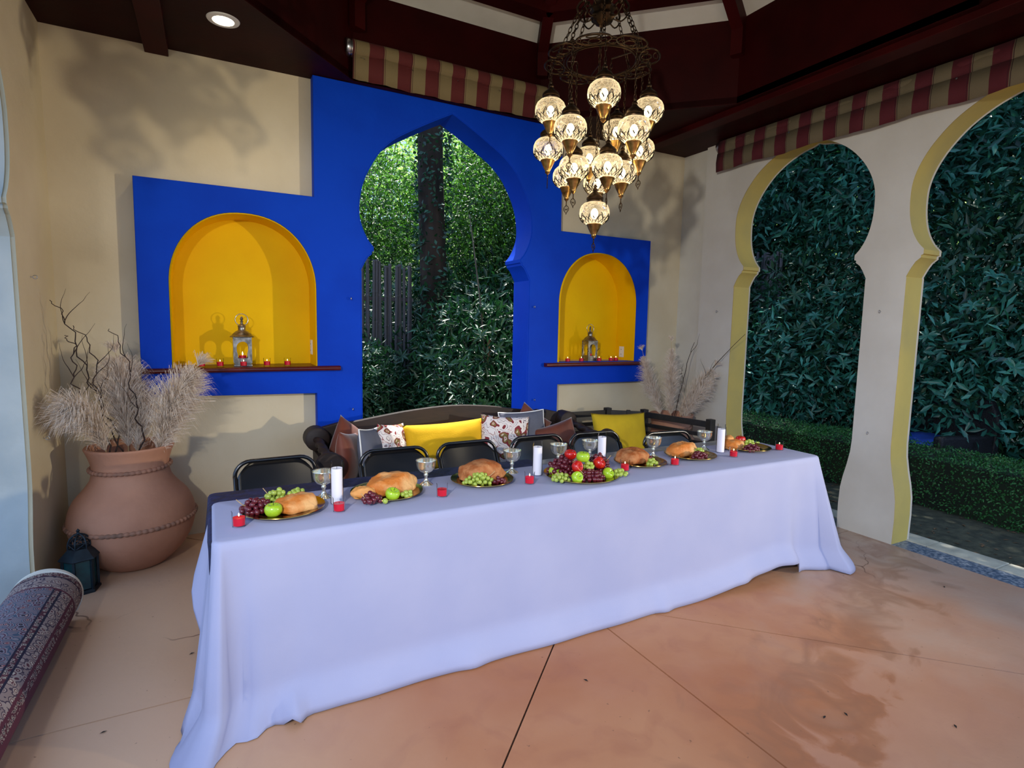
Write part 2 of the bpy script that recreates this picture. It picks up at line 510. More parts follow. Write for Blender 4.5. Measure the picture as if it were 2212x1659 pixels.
def rug_material():
    """persian pattern on the UVs of the roll: u around, v along"""
    m = mat('persian_rug', lin(120, 100, 110), rough=0.95, bump=0.35, bscale=300)
    nt, b = nodes_of(m)
    N, L = nt.nodes.new, nt.links.new
    tc = N('ShaderNodeTexCoord')
    sx = N('ShaderNodeSeparateXYZ')
    L(tc.outputs['UV'], sx.inputs[0])

    def vor(scale, feat, loc, sy=1.0):
        mp = N('ShaderNodeMapping')
        mp.inputs['Scale'].default_value = (scale, scale * sy, 1)
        mp.inputs['Location'].default_value = (loc, loc, 0)
        wn = N('ShaderNodeTexNoise')
        wn.inputs['Scale'].default_value = 10
        L(tc.outputs['UV'], wn.inputs['Vector'])
        va = N('ShaderNodeVectorMath')
        va.operation = 'MULTIPLY_ADD'
        L(wn.outputs['Color'], va.inputs[0])
        va.inputs[1].default_value = (0.05, 0.05, 0)
        L(tc.outputs['UV'], va.inputs[2])
        L(va.outputs[0], mp.inputs[0])
        v = N('ShaderNodeTexVoronoi')
        v.feature = feat
        v.inputs['Scale'].default_value = 1
        L(mp.outputs[0], v.inputs['Vector'])
        return v

    def ramp(x, items):
        cr = N('ShaderNodeValToRGB')
        cr.color_ramp.interpolation = 'CONSTANT'
        e = cr.color_ramp.elements
        e[0].position, e[0].color = items[0]
        e[1].position, e[1].color = items[1]
        for p, c in items[2:]:
            k = e.new(p)
            k.color = c
        L(x, cr.inputs[0])
        return cr.outputs[0]
    fl = vor(24, 'F1', 0.3)
    field = ramp(fl.outputs['Distance'], [(0, lin(128, 40, 52)), (0.14, lin(176, 142, 136)), (0.22, lin(34, 28, 48)), (0.30, lin(128, 124, 134)),
                                         (0.42, lin(84, 40, 60)), (0.50, lin(134, 126, 132)), (0.60, lin(64, 84, 104)), (0.68, lin(118, 108, 118))])
    f2 = vor(60, 'F1', 2.2)
    guard = ramp(f2.outputs['Distance'], [(0, lin(196, 186, 170)), (0.22, lin(38, 28, 42)), (0.4, lin(170, 150, 140)), (0.55, lin(84, 40, 52))])
    f3 = vor(32, 'F1', 5.0)
    border = ramp(f3.outputs['Distance'], [(0, lin(200, 190, 172)), (0.18, lin(96, 50, 60)), (0.3, lin(168, 152, 142)), (0.5, lin(70, 56, 72)), (0.62, lin(150, 132, 126))])

    def band(val, a, bb):
        g = N('ShaderNodeMath')
        g.operation = 'GREATER_THAN'
        L(val, g.inputs[0])
        g.inputs[1].default_value = a
        l = N('ShaderNodeMath')
        l.operation = 'LESS_THAN'
        L(val, l.inputs[0])
        l.inputs[1].default_value = bb
        mm = N('ShaderNodeMath')
        mm.operation = 'MULTIPLY'
        L(g.outputs[0], mm.inputs[0])
        L(l.outputs[0], mm.inputs[1])
        return mm.outputs[0]

    def mix(f, a, c):
        x = N('ShaderNodeMix')
        x.data_type = 'RGBA'
        L(f, x.inputs['Factor'])
        for k, v in (('A', a), ('B', c)):
            if hasattr(v, 'links'):
                L(v, x.inputs[k])
            else:
                x.inputs[k].default_value = v
        return x.outputs['Result']
    u, v = sx.outputs[0], sx.outputs[1]
    c = field
    navy, wine = lin(30, 26, 50), lin(92, 40, 56)
    # stripes running along the roll (u bands) and the end borders (v bands)
    for a, bb, col in ((0.085, 0.093, navy), (0.093, 0.115, guard), (0.115, 0.125, navy), (0.125, 0.185, border), (0.185, 0.20, wine), (0.20, 0.235, guard), (0.235, 0.8, wine)):
        c = mix(band(u, a, bb), c, col)
    for a, bb, col in ((0.0, 0.05, guard), (0.05, 0.062, navy), (0.062, 0.19, border), (0.19, 0.205, wine)):
        c = mix(band(v, a, bb), c, col)
    L(c, b.inputs['Base Color'])
    return m


MT['floor'] = floor_material()
MT['paisley'] = paisley_material()
MT['rug'] = rug_material()


# ------------------------------------------------------------------ geometry helpers
class MB:
    def __init__(s):
        s.v, s.f = [], []

    def add(s, vs, fs):
        o = len(s.v)
        s.v += [tuple(p) for p in vs]
        s.f += [tuple(i + o for i in f) for f in fs]
        return s

    def box(s, lo, hi, rot=None, c=None):
        x0, y0, z0 = lo
        x1, y1, z1 = hi
        vs = [Vector(p) for p in ((x0, y0, z0), (x1, y0, z0), (x1, y1, z0), (x0, y1, z0), (x0, y0, z1), (x1, y0, z1), (x1, y1, z1), (x0, y1, z1))]
        if rot is not None:
            c = Vector(c) if c is not None else Vector(((x0 + x1) / 2, (y0 + y1) / 2, (z0 + z1) / 2))
            vs = [rot @ (p - c) + c for p in vs]
        return s.add(vs, [(0, 3, 2, 1), (4, 5, 6, 7), (0, 1, 5, 4), (1, 2, 6, 5), (2, 3, 7, 6), (3, 0, 4, 7)])

    def beam(s, a, b, w, h, upv=(0, 0, 1)):
        a, b = Vector(a), Vector(b)
        d = (b - a).normalized()
        sd = d.cross(Vector(upv)).normalized()
        u = sd.cross(d).normalized()
        vs = []
        for p in (a, b):
            for i, j in ((-1, -1), (1, -1), (1, 1), (-1, 1)):
                vs.append(p + sd * (i * w / 2) + u * (j * h / 2))
        return s.add(vs, [(0, 1, 2, 3), (7, 6, 5, 4), (0, 4, 5, 1), (1, 5, 6, 2), (2, 6, 7, 3), (3, 7, 4, 0)])

    def lathe(s, prof, n=24, c=(0, 0, 0), axis='z', rmod=None, caps=True):
        vs, fs = [], []
        for (r, z) in prof:
            for k in range(n):
                t = 2 * PI * k / n
                rr = r * (rmod(t, z) if rmod else 1)
                p = (rr * math.cos(t), rr * math.sin(t), z)
                if axis == 'y':
                    p = (p[0], p[2], p[1])
                elif axis == 'x':
                    p = (p[2], p[0], p[1])
                vs.append((p[0] + c[0], p[1] + c[1], p[2] + c[2]))
        for i in range(len(prof) - 1):
            for k in range(n):
                a, b = i * n + k, i * n + (k + 1) % n
                fs.append((a, b, b + n, a + n))
        if caps:
            if prof[0][0] > 1e-5:
                fs.append(tuple(reversed(range(n))))
            if prof[-1][0] > 1e-5:
                fs.append(tuple(range((len(prof) - 1) * n, len(prof) * n)))
        return s.add(vs, fs)

    def tube(s, pts, r, n=8, closed=False, caps=True, rf=None):
        pts = [Vector(p) for p in pts]
        m = len(pts)
        vs, fs = [], []
        prev = None
        for i, p in enumerate(pts):
            if closed:
                d = pts[(i + 1) % m] - pts[i - 1]
            else:
                d = pts[min(i + 1, m - 1)] - pts[max(i - 1, 0)]
            d.normalize()
            if prev is None:
                a = Vector((0, 0, 1)) if abs(d.z) < 0.9 else Vector((1, 0, 0))
                prev = (a - d * a.dot(d)).normalized()
            else:
                q = prev - d * prev.dot(d)
                prev = q.normalized() if q.length > 1e-6 else prev
            bb = d.cross(prev)
            rr = r if not callable(r) else r(i / max(1, m - 1))
            for k in range(n):
                t = 2 * PI * k / n
                vs.append(p + prev * (rr * math.cos(t)) + bb * (rr * math.sin(t)))
        segs = m if closed else m - 1
        for i in range(segs):
            for k in range(n):
                a, b = i * n + k, i * n + (k + 1) % n
                c_, d_ = ((i + 1) % m) * n + (k + 1) % n, ((i + 1) % m) * n + k
                fs.append((a, b, c_, d_))
        if caps and not closed:
            fs.append(tuple(reversed(range(n))))
            fs.append(tuple(range((m - 1) * n, m * n)))
        return s.add(vs, fs)

    def build(s, name, m, parent=None, smooth=False, bevel=0.0, angle=None):
        me = bpy.data.meshes.new(name)
        me.from_pydata([tuple(v) for v in s.v], [], s.f)
        me.validate()
        me.update()
        if smooth:
            me.polygons.foreach_set('use_smooth', [True] * len(me.polygons))
            if smooth == 'auto':
                me.set_sharp_from_angle(angle=angle or math.radians(38))
        me.materials.append(MT[m] if isinstance(m, str) else m)
        o = bpy.data.objects.new(name, me)
        COL.objects.link(o)
        if parent is not None:
            o.parent = parent
        if bevel:
            b = o.modifiers.new('bevel', 'BEVEL')
            b.width = bevel
            b.segments = 2
            b.limit_method = 'ANGLE'
        return o


def tag(o, label=None, cat=None, group=None, kind=None):
    if label:
        o['label'] = label
    if cat:
        o['category'] = cat
    if group:
        o['group'] = group
    if kind:
        o['kind'] = kind
    return o


def empty(name, loc, rz=0.0, label=None, cat=None, group=None):
    o = bpy.data.objects.new(name, None)
    o.empty_display_size = 0.1
    COL.objects.link(o)
    o.location = loc
    o.rotation_euler = (0, 0, rz)
    return tag(o, label, cat, group)


def kids(o):
    return [c for c in bpy.data.objects if c.parent == o]


CH = {}


def copy_tree(o, parent=None, tree=None):
    c = o.copy()
    COL.objects.link(c)
    if parent is not None:
        c.parent = parent
    for ch in (tree or {}).get(o.name, []):
        copy_tree(ch, c, tree)
    return c


def tree_of(root):
    t, st = {}, [root]
    allo = list(bpy.data.objects)
    while st:
        x = st.pop()
        t[x.name] = [c for c in allo if c.parent == x]
        st += t[x.name]
    return t


def dup(root, loc, rz=0.0, label=None, group=None, scale=None, tree=None):
    c = copy_tree(root, None, tree or tree_of(root))
    c.location = loc
    c.rotation_euler = (0, 0, rz)
    if scale:
        c.scale = (scale,) * 3 if not hasattr(scale, '__len__') else scale
    if label:
        c['label'] = label
    if group:
        c['group'] = group
    return c


def catmull(pts, k=6, closed=False):
    P = [Vector(p) for p in pts]
    n = len(P)
    out = []
    rng = range(n if closed else n - 1)
    for i in rng:
        p0 = P[(i - 1) % n] if closed else P[max(i - 1, 0)]
        p1, p2 = P[i], P[(i + 1) % n]
        p3 = P[(i + 2) % n] if closed else P[min(i + 2, n - 1)]
        for j in range(k):
            t = j / k
            out.append(0.5 * ((2 * p1) + (p2 - p0) * t + (2 * p0 - 5 * p1 + 4 * p2 - p3) * t * t + (3 * p1 - p0 - 3 * p2 + p3) * t ** 3))
    if not closed:
        out.append(P[-1])
    return out


def plate(outer, holes, t, bevel=0.0):
    """flat plate with holes (2D curve fill), returns verts (u, v, w in [-t/2, t/2]) and faces"""
    cu = bpy.data.curves.new('tmp', 'CURVE')
    cu.dimensions = '2D'
    cu.fill_mode = 'BOTH'
    cu.extrude = t / 2 - bevel
    cu.bevel_depth = bevel
    cu.bevel_resolution = 2
    cu.offset = -bevel
    for lp in [outer] + holes:
        sp = cu.splines.new('POLY')
        sp.points.add(len(lp) - 1)
        for i, p in enumerate(lp):
            sp.points[i].co = (p[0], p[1], 0, 1)
        sp.use_cyclic_u = True
    o = bpy.data.objects.new('tmp', cu)
    COL.objects.link(o)
    dg = bpy.context.evaluated_depsgraph_get()
    dg.update()
    ev = o.evaluated_get(dg)
    me = ev.to_mesh()
    vs = [tuple(v.co) for v in me.vertices]
    fs = [tuple(p.vertices) for p in me.polygons]
    ev.to_mesh_clear()
    bpy.data.objects.remove(o)
    bpy.data.curves.remove(cu)
    return vs, fs


def plate_obj(name, outer, holes, t, tf, m, parent=None, bevel=0.0, smooth=False):
    vs, fs = plate(outer, holes, t, bevel)
    b = MB()
    b.add([tf(*v) for v in vs], fs)
    return b.build(name, m, parent, smooth=smooth)


# ------------------------------------------------------------------ setting: arches
def arch_half(w, apex=3.38, flare=0.0, base=0.0):
    """right half of a pointed horseshoe opening, bottom to apex: (u, z) with u the half width"""
    p = [(w - flare, base)]
    if flare:
        p += [(w - flare - .005, 0.2), (w - flare, 0.34), (w - flare * .78, 0.43), (w - flare * .4, 0.54), (w - flare * .1, 0.65), (w, 0.75)]
    p += [(w, 2.02), (w + .004, 2.03), (w - 0.01, 2.06), (w - 0.03, 2.10), (w - 0.055, 2.14), (w - 0.085, 2.165), (w - 0.085, 2.185),
          (w - 0.10, 2.19), (w - 0.10, 2.215)]
    if w > .7:
        up_pts = [(w + 0.003, 2.62), (w - 0.037, 2.76), (w - 0.11, 2.90), (w - 0.18, 3.00), (w - 0.29, 3.10), (w - 0.45, 3.20), (w - 0.61, 3.29), (0.06, apex - .03)]
    else:
        up_pts = [(w + 0.022, 2.60), (w + 0.012, 2.72), (w - 0.03, 2.84), (w - 0.105, 2.96), (w - 0.22, 3.08), (w - 0.36, 3.17), (w - 0.50, 3.225), (0.05, apex - .02)]
    curve = [(w - 0.10, 2.215), (w - 0.055, 2.27), (w - 0.012, 2.36), (w + 0.014, 2.47)] + up_pts + [(0, apex)]
    cc = catmull([(a, b, 0) for a, b in curve], 4)
    p += [(v.x, v.y) for v in cc[1:]]
    return p


def arch_loop(cx, w, **k):
    h = arch_half(w, **k)
    right = [(cx + u, z) for u, z in h]
    left = [(cx - u, z) for u, z in reversed(h[:-1])]
    return right + left


def notched(u0, u1, top, loops, zb=-0.06):
    """outline of a wall whose arches run down through its foot; loops ordered from high u to low u"""
    pts = [(u0, top), (u1, top), (u1, zb)]
    for lp in loops:
        pts += lp
    return pts + ([(u0, zb)] if pts[-1][1] < 0.5 else [(u0, pts[-1][1] - 0.02)])


def niche_loop(cx, a, z0, zs, b, n=20):
    r = [(cx + a, z0)] + [(cx + a * math.cos(t) ** 0.9 if math.cos(t) > 0 else cx, zs + b * math.sin(t)) for t in [PI / 2 * i / n for i in range(n + 1)]]
    l = [(2 * cx - x, z) for x, z in reversed(r[:-1])]
    return r + l


def reveal(name, loop, d0, d1, tf, m, parent, inset=0.008, proud=0.0, closed=False):
    """lining that follows an opening from depth d0 to d1"""
    n = len(loop)
    cx = sum(p[0] for p in loop) / n
    b = MB()
    pts = []
    for i, (u, z) in enumerate(loop):
        a = loop[max(i - 1, 0)]
        c = loop[min(i + 1, n - 1)]
        tx, tz = c[0] - a[0], c[1] - a[1]
        L = math.hypot(tx, tz) or 1
        nx, nz = -tz / L, tx / L
        pts.append((u + nx * inset, z + nz * inset))
    vs = []
    for (u, z), (iu, iz) in zip(loop, pts):
        vs += [tf(u, z, d0 + 0.004), tf(iu, iz, d0 - proud + 0.004), tf(iu, iz, d1)]
    fs = []
    for i in range(n - 1):
        a = i * 3
        fs += [(a, a + 3, a + 4, a + 1), (a + 1, a + 4, a + 5, a + 2)]
    b.add(vs, fs)
    o = b.build(name, m, parent, smooth='auto')
    return o


BACK = lambda u, z, d: (u, d, z)
L_arch = arch_loop(1.863, 0.782, base=-0.06)
N1 = niche_loop(0.245, 0.492, 1.262, 1.86, 0.525)
N2 = niche_loop(3.452, 0.476, 1.262, 1.84, 0.50)

wall = plate_obj('wall_back', notched(-1.15, 4.85, 3.5, [L_arch]), [N1, N2], 0.20,
                 lambda u, z, w: (u, 4.85 + w, z), 'cream')
tag(wall, 'pale cream stucco back wall with pointed arch and two niches', None, None, 'structure')
blue_outline = list(reversed(L_arch)) + [(2.985, -0.06), (2.985, 1.042), (4.087, 1.042), (4.087, 2.512), (2.978, 2.512), (2.965, 3.448),
                (0.735, 3.448), (0.731, 2.56), (-0.43, 2.56), (-0.435, 1.06), (0.73, 1.045), (0.73, -0.06)]
bl = plate_obj('raised_panel', blue_outline, [N1, N2], 0.10, lambda u, z, w: (u, 4.70 + w, z), 'blue', wall, bevel=0.006)
tag(bl, 'cobalt blue raised stucco panel')
tag(reveal('arch_reveal', L_arch, 4.652, 4.95, BACK, 'blue', wall), 'cobalt blue arch lining')
for NL, nm in ((N1, 'left'), (N2, 'right')):
    r_ = reveal('niche_reveal', NL, 4.650, 4.95, BACK, 'yellow', wall, inset=0.010, proud=0.012)
    r_['label'] = 'bright yellow %s niche lining' % nm
    vs, fs = plate(NL, [], 0.02)
    bk = MB().add([(u, 4.955 + w, z) for u, z, w in vs], fs).build('niche_back', 'yellow', wall)
    bk['label'] = 'bright yellow back of %s niche' % nm

RIGHT = lambda u, z, d: (4.55 + (d), u, z)
R1 = arch_loop(3.315, 0.648, apex=3.265, flare=0.065, base=-0.06)
R2 = arch_loop(1.745, 0.648, apex=3.265, flare=0.065, base=-0.06)
R2h = [p for p in R2 if not (p[0] < 1.745 and p[1] < 2.16)]   # near jamb left out of the shape so the flood light passes
wr = plate_obj('wall_right', notched(1.10, 4.37, 3.46, [R1, R2h]), [], 0.24, lambda u, z, w: (4.67 + w, u, z), 'cream_grey', bevel=0.012)
tag(wr, 'pale grey stucco arcade wall with two horseshoe arches', None, None, 'structure')
MB().box((4.60, 4.37, 0), (4.85, 4.76, 3.46)).build('corner_pier', 'cream_grey', wr, bevel=0.01)
for lp in (R1, R2h):
    tag(reveal('arch_reveal', lp, 0.012, 0.228, RIGHT, 'khaki', wr, inset=0.006), 'khaki yellow arch lining')
LEFT = lambda u, z, d: (-0.90 - d, u, z)
R1h = [p for p in R1 if not (p[0] < 3.315 and p[1] < 2.16)]
wl = plate_obj('wall_left', notched(2.67, 4.76, 3.46, [R1h]), [], 0.25, lambda u, z, w: (-1.025 + w, u, z), 'cream', bevel=0.02)
tag(wl, 'cream stucco left wall beside the grey arch jamb', None, None, 'structure')
MB().box((-1.15, 0.4, 2.95), (-.90, 2.67, 3.46)).build('wall_beam', 'cream', wl)
for lp in (R1h,):
    tag(reveal('arch_reveal', lp, 0.02, 0.24, LEFT, 'stone', wl, inset=0.006), 'rough blue grey arch lining')


# sills of the niches
def sill(x0, x1, zt, label):
    b = MB()
    pr = []
    for i in range(9):
        t = -PI / 2 + PI * i / 8
        pr.append((4.607 - 0.018 * math.cos(t), zt - 0.018 + 0.018 * math.sin(t)))
    pr += [(4.648, zt), (4.648, zt - 0.036)]
    n = len(pr)
    vs = [(x0, y, z) for y, z in pr] + [(x1, y, z) for y, z in pr]
    fs = [(i, (i + 1) % n, n + (i + 1) % n, n + i) for i in range(n)] + [tuple(reversed(range(n))), tuple(range(n, 2 * n))]
    b.add(vs, fs)
    o = b.build('niche_sill', 'sill', None, smooth='auto')
    return tag(o, label, 'shelf', 'niche sills')


sl = sill(-0.425, 0.905, 1.264, 'dark red bullnose sill under the large left niche')
MB().box((-0.235, 4.645, 1.235), (0.725, 4.944, 1.264)).build('niche_board', 'sill', sl)
sr = sill(2.822, 4.078, 1.256, 'dark red bullnose sill under the smaller right niche')
MB().box((2.987, 4.645, 1.235), (3.918, 4.944, 1.2565)).build('niche_board', 'sill', sr)

# floor: radial slabs with cut joints
FC = Vector((1.84, 2.64))


def clip(poly, p, nrm):
    out = []
    for i in range(len(poly)):
        a, b = poly[i], poly[(i + 1) % len(poly)]
        da, db = (a - p).dot(nrm), (b - p).dot(nrm)
        if da >= 0:
            out.append(a)
        if (da >= 0) != (db >= 0):
            out.append(a + (b - a) * (da / (da - db)))
    return out


fl = MB().box((-1.6, -3.0, -0.09), (4.56, 5.0, -0.012)).build('floor', 'floor_base')
tag(fl, 'stained terracotta concrete floor with radial cut joints', None, None, 'structure')
rect = [Vector((-1.15, -2.9)), Vector((4.55, -2.9)), Vector((4.55, 4.75)), Vector((-1.15, 4.75))]
for k in range(8):
    a0, a1 = math.radians(45 * k), math.radians(45 * (k + 1))
    n0 = Vector((-math.sin(a0), math.cos(a0)))
    n1 = Vector((math.sin(a1), -math.cos(a1)))
    g = 0.0038
    pl = clip(clip(list(rect), FC + n0 * g, n0), FC + n1 * g, n1)
    n = len(pl)
    vs = [(p.x, p.y, -0.03) for p in pl] + [(p.x, p.y, 0) for p in pl]
    fs = [tuple(range(n, 2 * n)), tuple(reversed(range(n)))] + [(i, (i + 1) % n, n + (i + 1) % n, n + i) for i in range(n)]
    MB().add(vs, fs).build('slab', 'floor', fl)

gr = MB()
gr.add([(-30, -30, -.10), (40, -30, -.10), (40, 45, -.10), (-30, 45, -.10)], [(0, 1, 2, 3)])
ground = gr.build('ground', 'soil')
tag(ground, 'dark soil and leaf litter outside the arches', None, None, 'structure')
# raised soil right beside the kerb
MB().box((4.965, -4, -0.10), (7.6, 9.5, -0.02)).build('path_bed', 'soil', ground)
MB().box((-3, 4.98, -0.10), (4.96, 7.6, -0.02)).build('path_bed', 'soil', ground)
edge = empty('paving_border', (0, 0, 0), 0)
tag(edge, 'border of dark granite and pale kerb stones outside the right arches', None, None, 'structure')
y = -1.8
i = 0
while y < 4.9:
    j = random.uniform(-.0015, .0015)
    MB().box((4.553, y, -0.06), (4.762, y + 0.437, -0.003 + j)).build('granite_tile', 'granite', edge)
    MB().box((4.766, y, -0.06), (4.962, y + 0.437, 0.002 - j)).build('kerb_stone', 'kerb', edge, bevel=0.004)
    y += 0.4425
    i += 1
# dark slope added beyond the trees to block the horizon sky
hb = MB()
for (x0, x1, y0, y1, z) in ((-25, 35, 19, 44, 9.0),):
    hb.add([(x0, y0, -.1), (x1, y0, -.1), (x1, y1, z), (x0, y1, z)], [(0, 1, 2, 3)])
hb.add([(17, -20, -.1), (17, 22, -.1), (40, 22, 12), (40, -20, 12)], [(3, 2, 1, 0)])
tag(hb.build('added_slope', 'hill'), 'dark slope added behind the garden trees to block the sky', None, None, 'structure')

# ceiling: soffit with an octagonal opening, fascia ring, rafters and white roof panels
OC = Vector((1.855, 2.6))
AP = 2.0
R8 = AP / math.cos(PI / 8)
octv = lambda r: [(OC.x + r * math.cos(PI / 8 + k * PI / 4), OC.y + r * math.sin(PI / 8 + k * PI / 4)) for k in range(8)]
ce = plate_obj('ceiling', [(-1.18, 0.05), (5.25, 0.05), (5.25, 4.97), (-1.18, 4.97)], [octv(R8)], 0.05, lambda u, v, w: (u, v, 3.476 + w), 'redwood')
tag(ce, 'dark red timber soffit around an octagonal roof light', None, None, 'structure')
ov = octv(R8)
ov2 = octv(R8 + 0.05)
ZT = 4.10
for k in range(8):
    a, b = ov[k], ov[(k + 1) % 8]
    c, d = ov2[(k + 1) % 8], ov2[k]
    MB().add([(a[0], a[1], 3.445), (b[0], b[1], 3.445), (c[0], c[1], 3.445), (d[0], d[1], 3.445),
              (a[0], a[1], ZT), (b[0], b[1], ZT), (c[0], c[1], ZT), (d[0], d[1], ZT)],
             [(0, 1, 5, 4), (2, 3, 7, 6), (0, 3, 2, 1), (4, 5, 6, 7), (1, 2, 6, 5), (3, 0, 4, 7)]).build('fascia_board', 'redwood', ce)
SL = 0.58
ap = (OC.x, OC.y)


def on_roof(f, k, drop=0.0):
    """point on hip k at fraction f from the ring (0) to the apex (1)"""
    v = ov[k % 8]
    return (v[0] + (ap[0] - v[0]) * f, v[1] + (ap[1] - v[1]) * f, ZT + SL * AP * f - drop)


for k in range(8):
    a, b, c, d = on_roof(-0.03, k), on_roof(-0.03, k + 1), on_roof(0.995, k + 1), on_roof(0.995, k)
    up_ = lambda p: (p[0], p[1], p[2] + 0.04)
    MB().add([a, b, c, d, up_(a), up_(b), up_(c), up_(d)], [(0, 3, 2, 1), (4, 5, 6, 7), (0, 1, 5, 4), (1, 2, 6, 5), (2, 3, 7, 6), (3, 0, 4, 7)]).build('roof_panel', 'white_panel', ce)
    h0, h1 = on_roof(0.0, k, 0.07), on_roof(0.99, k, 0.07)
    hp = MB().beam(h0, h1, 0.09, 0.15)
    vx = ov[k]
    dx, dy = (ap[0] - vx[0]) / R8, (ap[1] - vx[1]) / R8
    hp.box((vx[0] + dx * .045 - .045, vx[1] + dy * .045 - .045, 3.80), (vx[0] + dx * .045 + .045, vx[1] + dy * .045 + .045, 4.08), Matrix.Rotation(math.atan2(dy, dx), 3, 'Z'))
    hp.build('hip_rafter', 'redbeam', ce)
    for f in (0.165, 0.5):
        MB().beam(on_roof(f, k, 0.10), on_roof(f, k + 1, 0.10), 0.16, 0.10).build('purlin', 'redbeam', ce)
# unseen ring added behind the fascia so that daylight only enters through the arches
dk = MB()
for k in range(8):
    a, b = octv(R8 + .08)[k], octv(R8 + .08)[(k + 1) % 8]
    dk.add([(a[0], a[1], 3.50), (b[0], b[1], 3.50), (b[0], b[1], 4.2), (a[0], a[1], 4.2)], [(0, 1, 2, 3)])
dk.build('daylight_block', 'redwood', ce)
for x0 in (-0.335, 3.90):
    MB().box((x0, 0.4, 3.40), (x0 + 0.14, 4.75, 3.452)).build('soffit_beam', 'redbeam', ce, bevel=0.004)
# boards of the soffit beside the diagonal sides
MB().box((-1.0, 0.05, 3.22), (4.7, 0.35, 3.46)).build('front_beam', 'redwood', ce)

# recessed downlights in the soffit (one in view, two unseen added for tabletop light)
for i, (x, y, e, lb) in enumerate([(0.13, 4.125, 8, 'lit round recessed downlight with white ring in the red ceiling'),
                                   (0.13, 1.08, 16, 'unseen downlight added in the front left of the red soffit to light the table'),
                                   (3.58, 1.08, 16, 'unseen downlight added in the front right of the red soffit to light the table')]):
    dl = empty('recessed_downlight', (x, y, 3.451))
    tag(dl, lb, 'ceiling light', 'recessed downlights')
    MB().lathe([(0.060, -0.002), (0.062, -0.008), (0.090, -0.006), (0.094, 0.0), (0.06, 0.0)], 40).build('trim_ring', 'white_plastic', dl, smooth='auto')
    MB().lathe([(0.0, -0.003), (0.060, -0.0035)], 32).build('lamp_lens', 'downlight', dl)
    so = add_light('SPOT', 'downlight_glow', (x, y, 3.43), e, (1, 0.84, 0.6), 0.06)
    so.data.spot_size = math.radians(130)
    so.data.spot_blend = 0.8


# ------------------------------------------------------------------ awnings
def awning_back():
    r = empty('striped_awning', (0, 0, 0))
    tag(r, 'rolled red and tan striped awning above the blue arch', 'awning', 'striped awnings')
    b = MB()
    prof = [(0.062, 1.0), (0.064, 1.6), (0.061, 2.2), (0.063, 2.70)]
    b.lathe([(p[0], p[1]) for p in prof], 20, (0, 4.54, 3.655), 'x')
    b.build('fabric_roll', 'stripe_x', r, smooth='auto')
    v = MB()
    n = 34
    vs = []
    for i in range(n + 1):
        x = 1.003 + 1.70 * i / n
        w = 0.008 * math.sin(i * 0.9) + 0.005 * math.sin(i * 2.3)
        sag = 0.012 * math.sin(PI * i / n)
        vs += [(x, 4.50 + w * .3, 3.64), (x, 4.515 + w, 3.53 - sag), (x, 4.53 + w * 1.2, 3.435 - sag)]
    fs = []
    for i in range(n):
        for j in range(2):
            a = i * 3 + j
            fs.append((a, a + 3, a + 4, a + 1))
    v.add(vs, fs)
    o = v.build('valance', 'stripe_x', r, smooth=True)
    so_ = o.modifiers.new('s', 'SOLIDIFY')
    so_.thickness = 0.003
    h = MB().tube([(1.003 + 1.7 * i / 20, 4.512, 3.60 - 0.012 * math.sin(PI * i / 20)) for i in range(21)], 0.006, 6)
    h.build('seam', 'stripe_x', r, smooth=True)
    MB().lathe([(0, 0.955), (0.055, 0.955), (0.062, 0.965), (0.062, 0.985), (0.052, 0.99), (0.058, 0.992), (0.058, 1.0)], 20, (0, 4.54, 3.655), 'x').build('end_cap', 'steel', r, smooth='auto')
    for i in range(5):
        MB().lathe([(0, 0), (0.006, 0.001), (0.004, 0.006), (0, 0.007)], 8, (1.08 + i * .38, 4.490, 3.575)).build('rivet', 'steel', r)


def awning_right():
    r = empty('striped_awning', (0, 0, 0))
    tag(r, 'long red and tan striped awning folded above the right arches', 'awning', 'striped awnings')
    for (z0, z1, x0, nm) in ((3.29, 3.435, 4.455, 'upper_flap'), (3.147, 3.315, 4.44, 'lower_flap')):
        n = 60
        vs = []
        for i in range(n + 1):
            y = 0.75 + 3.40 * i / n
            w = 0.010 * math.sin(i * 0.75 + z0) + 0.006 * math.sin(i * 1.9)
            vs += [(x0 + w * .2, y, z1), (x0 - .01 + w * .7, y, (z0 + z1) / 2), (x0 - .002 + w, y, z0 + 0.006 * math.sin(i * .5))]
        fs = []
        for i in range(n):
            for j in range(2):
                a = i * 3 + j
                fs.append((a, a + 3, a + 4, a + 1))
        o = MB().add(vs, fs).build(nm, 'stripe_y', r, smooth=True)
        s = o.modifiers.new('s', 'SOLIDIFY')
        s.thickness = 0.003
    MB().lathe([(0.042, 0.75), (0.042, 4.15)], 16, (4.492, 0, 3.395), 'y').build('fabric_roll', 'stripe_y', r, smooth='auto')
    MB().lathe([(0, 4.15), (0.042, 4.15), (0.046, 4.16), (0.046, 4.185), (0, 4.187)], 16, (4.492, 0, 3.395), 'y').build('end_cap', 'steel', r, smooth='auto')
    for i in range(5):
        MB().lathe([(0, 0), (0.007, 0.001), (0.005, 0.007), (0, 0.008)], 8, (4.425, 3.98 - i * .62, 3.302), 'x').build('rivet', 'steel', r)


awning_back()
awning_right()


# ------------------------------------------------------------------ chandelier
def chain(mb, a, b, link=0.026, r=0.0022, w=0.006):
    a, b = Vector(a), Vector(b)
    d = b - a
    n = max(1, int(d.length / (link * 0.8)))
    d.normalize()
    s = Vector((1, 0, 0)) if abs(d.x) < .9 else Vector((0, 1, 0))
    s = (s - d * s.dot(d)).normalized()
    t = d.cross(s)
    for i in range(n):
        c = a + (b - a) * ((i + .5) / n)
        e = s if i % 2 else t
        pts = [c + d * (math.sin(q) * link * .52) + e * (math.cos(q) * w) for q in [2 * PI * k / 8 for k in range(8)]]
        mb.tube(pts, r, 4, closed=True)


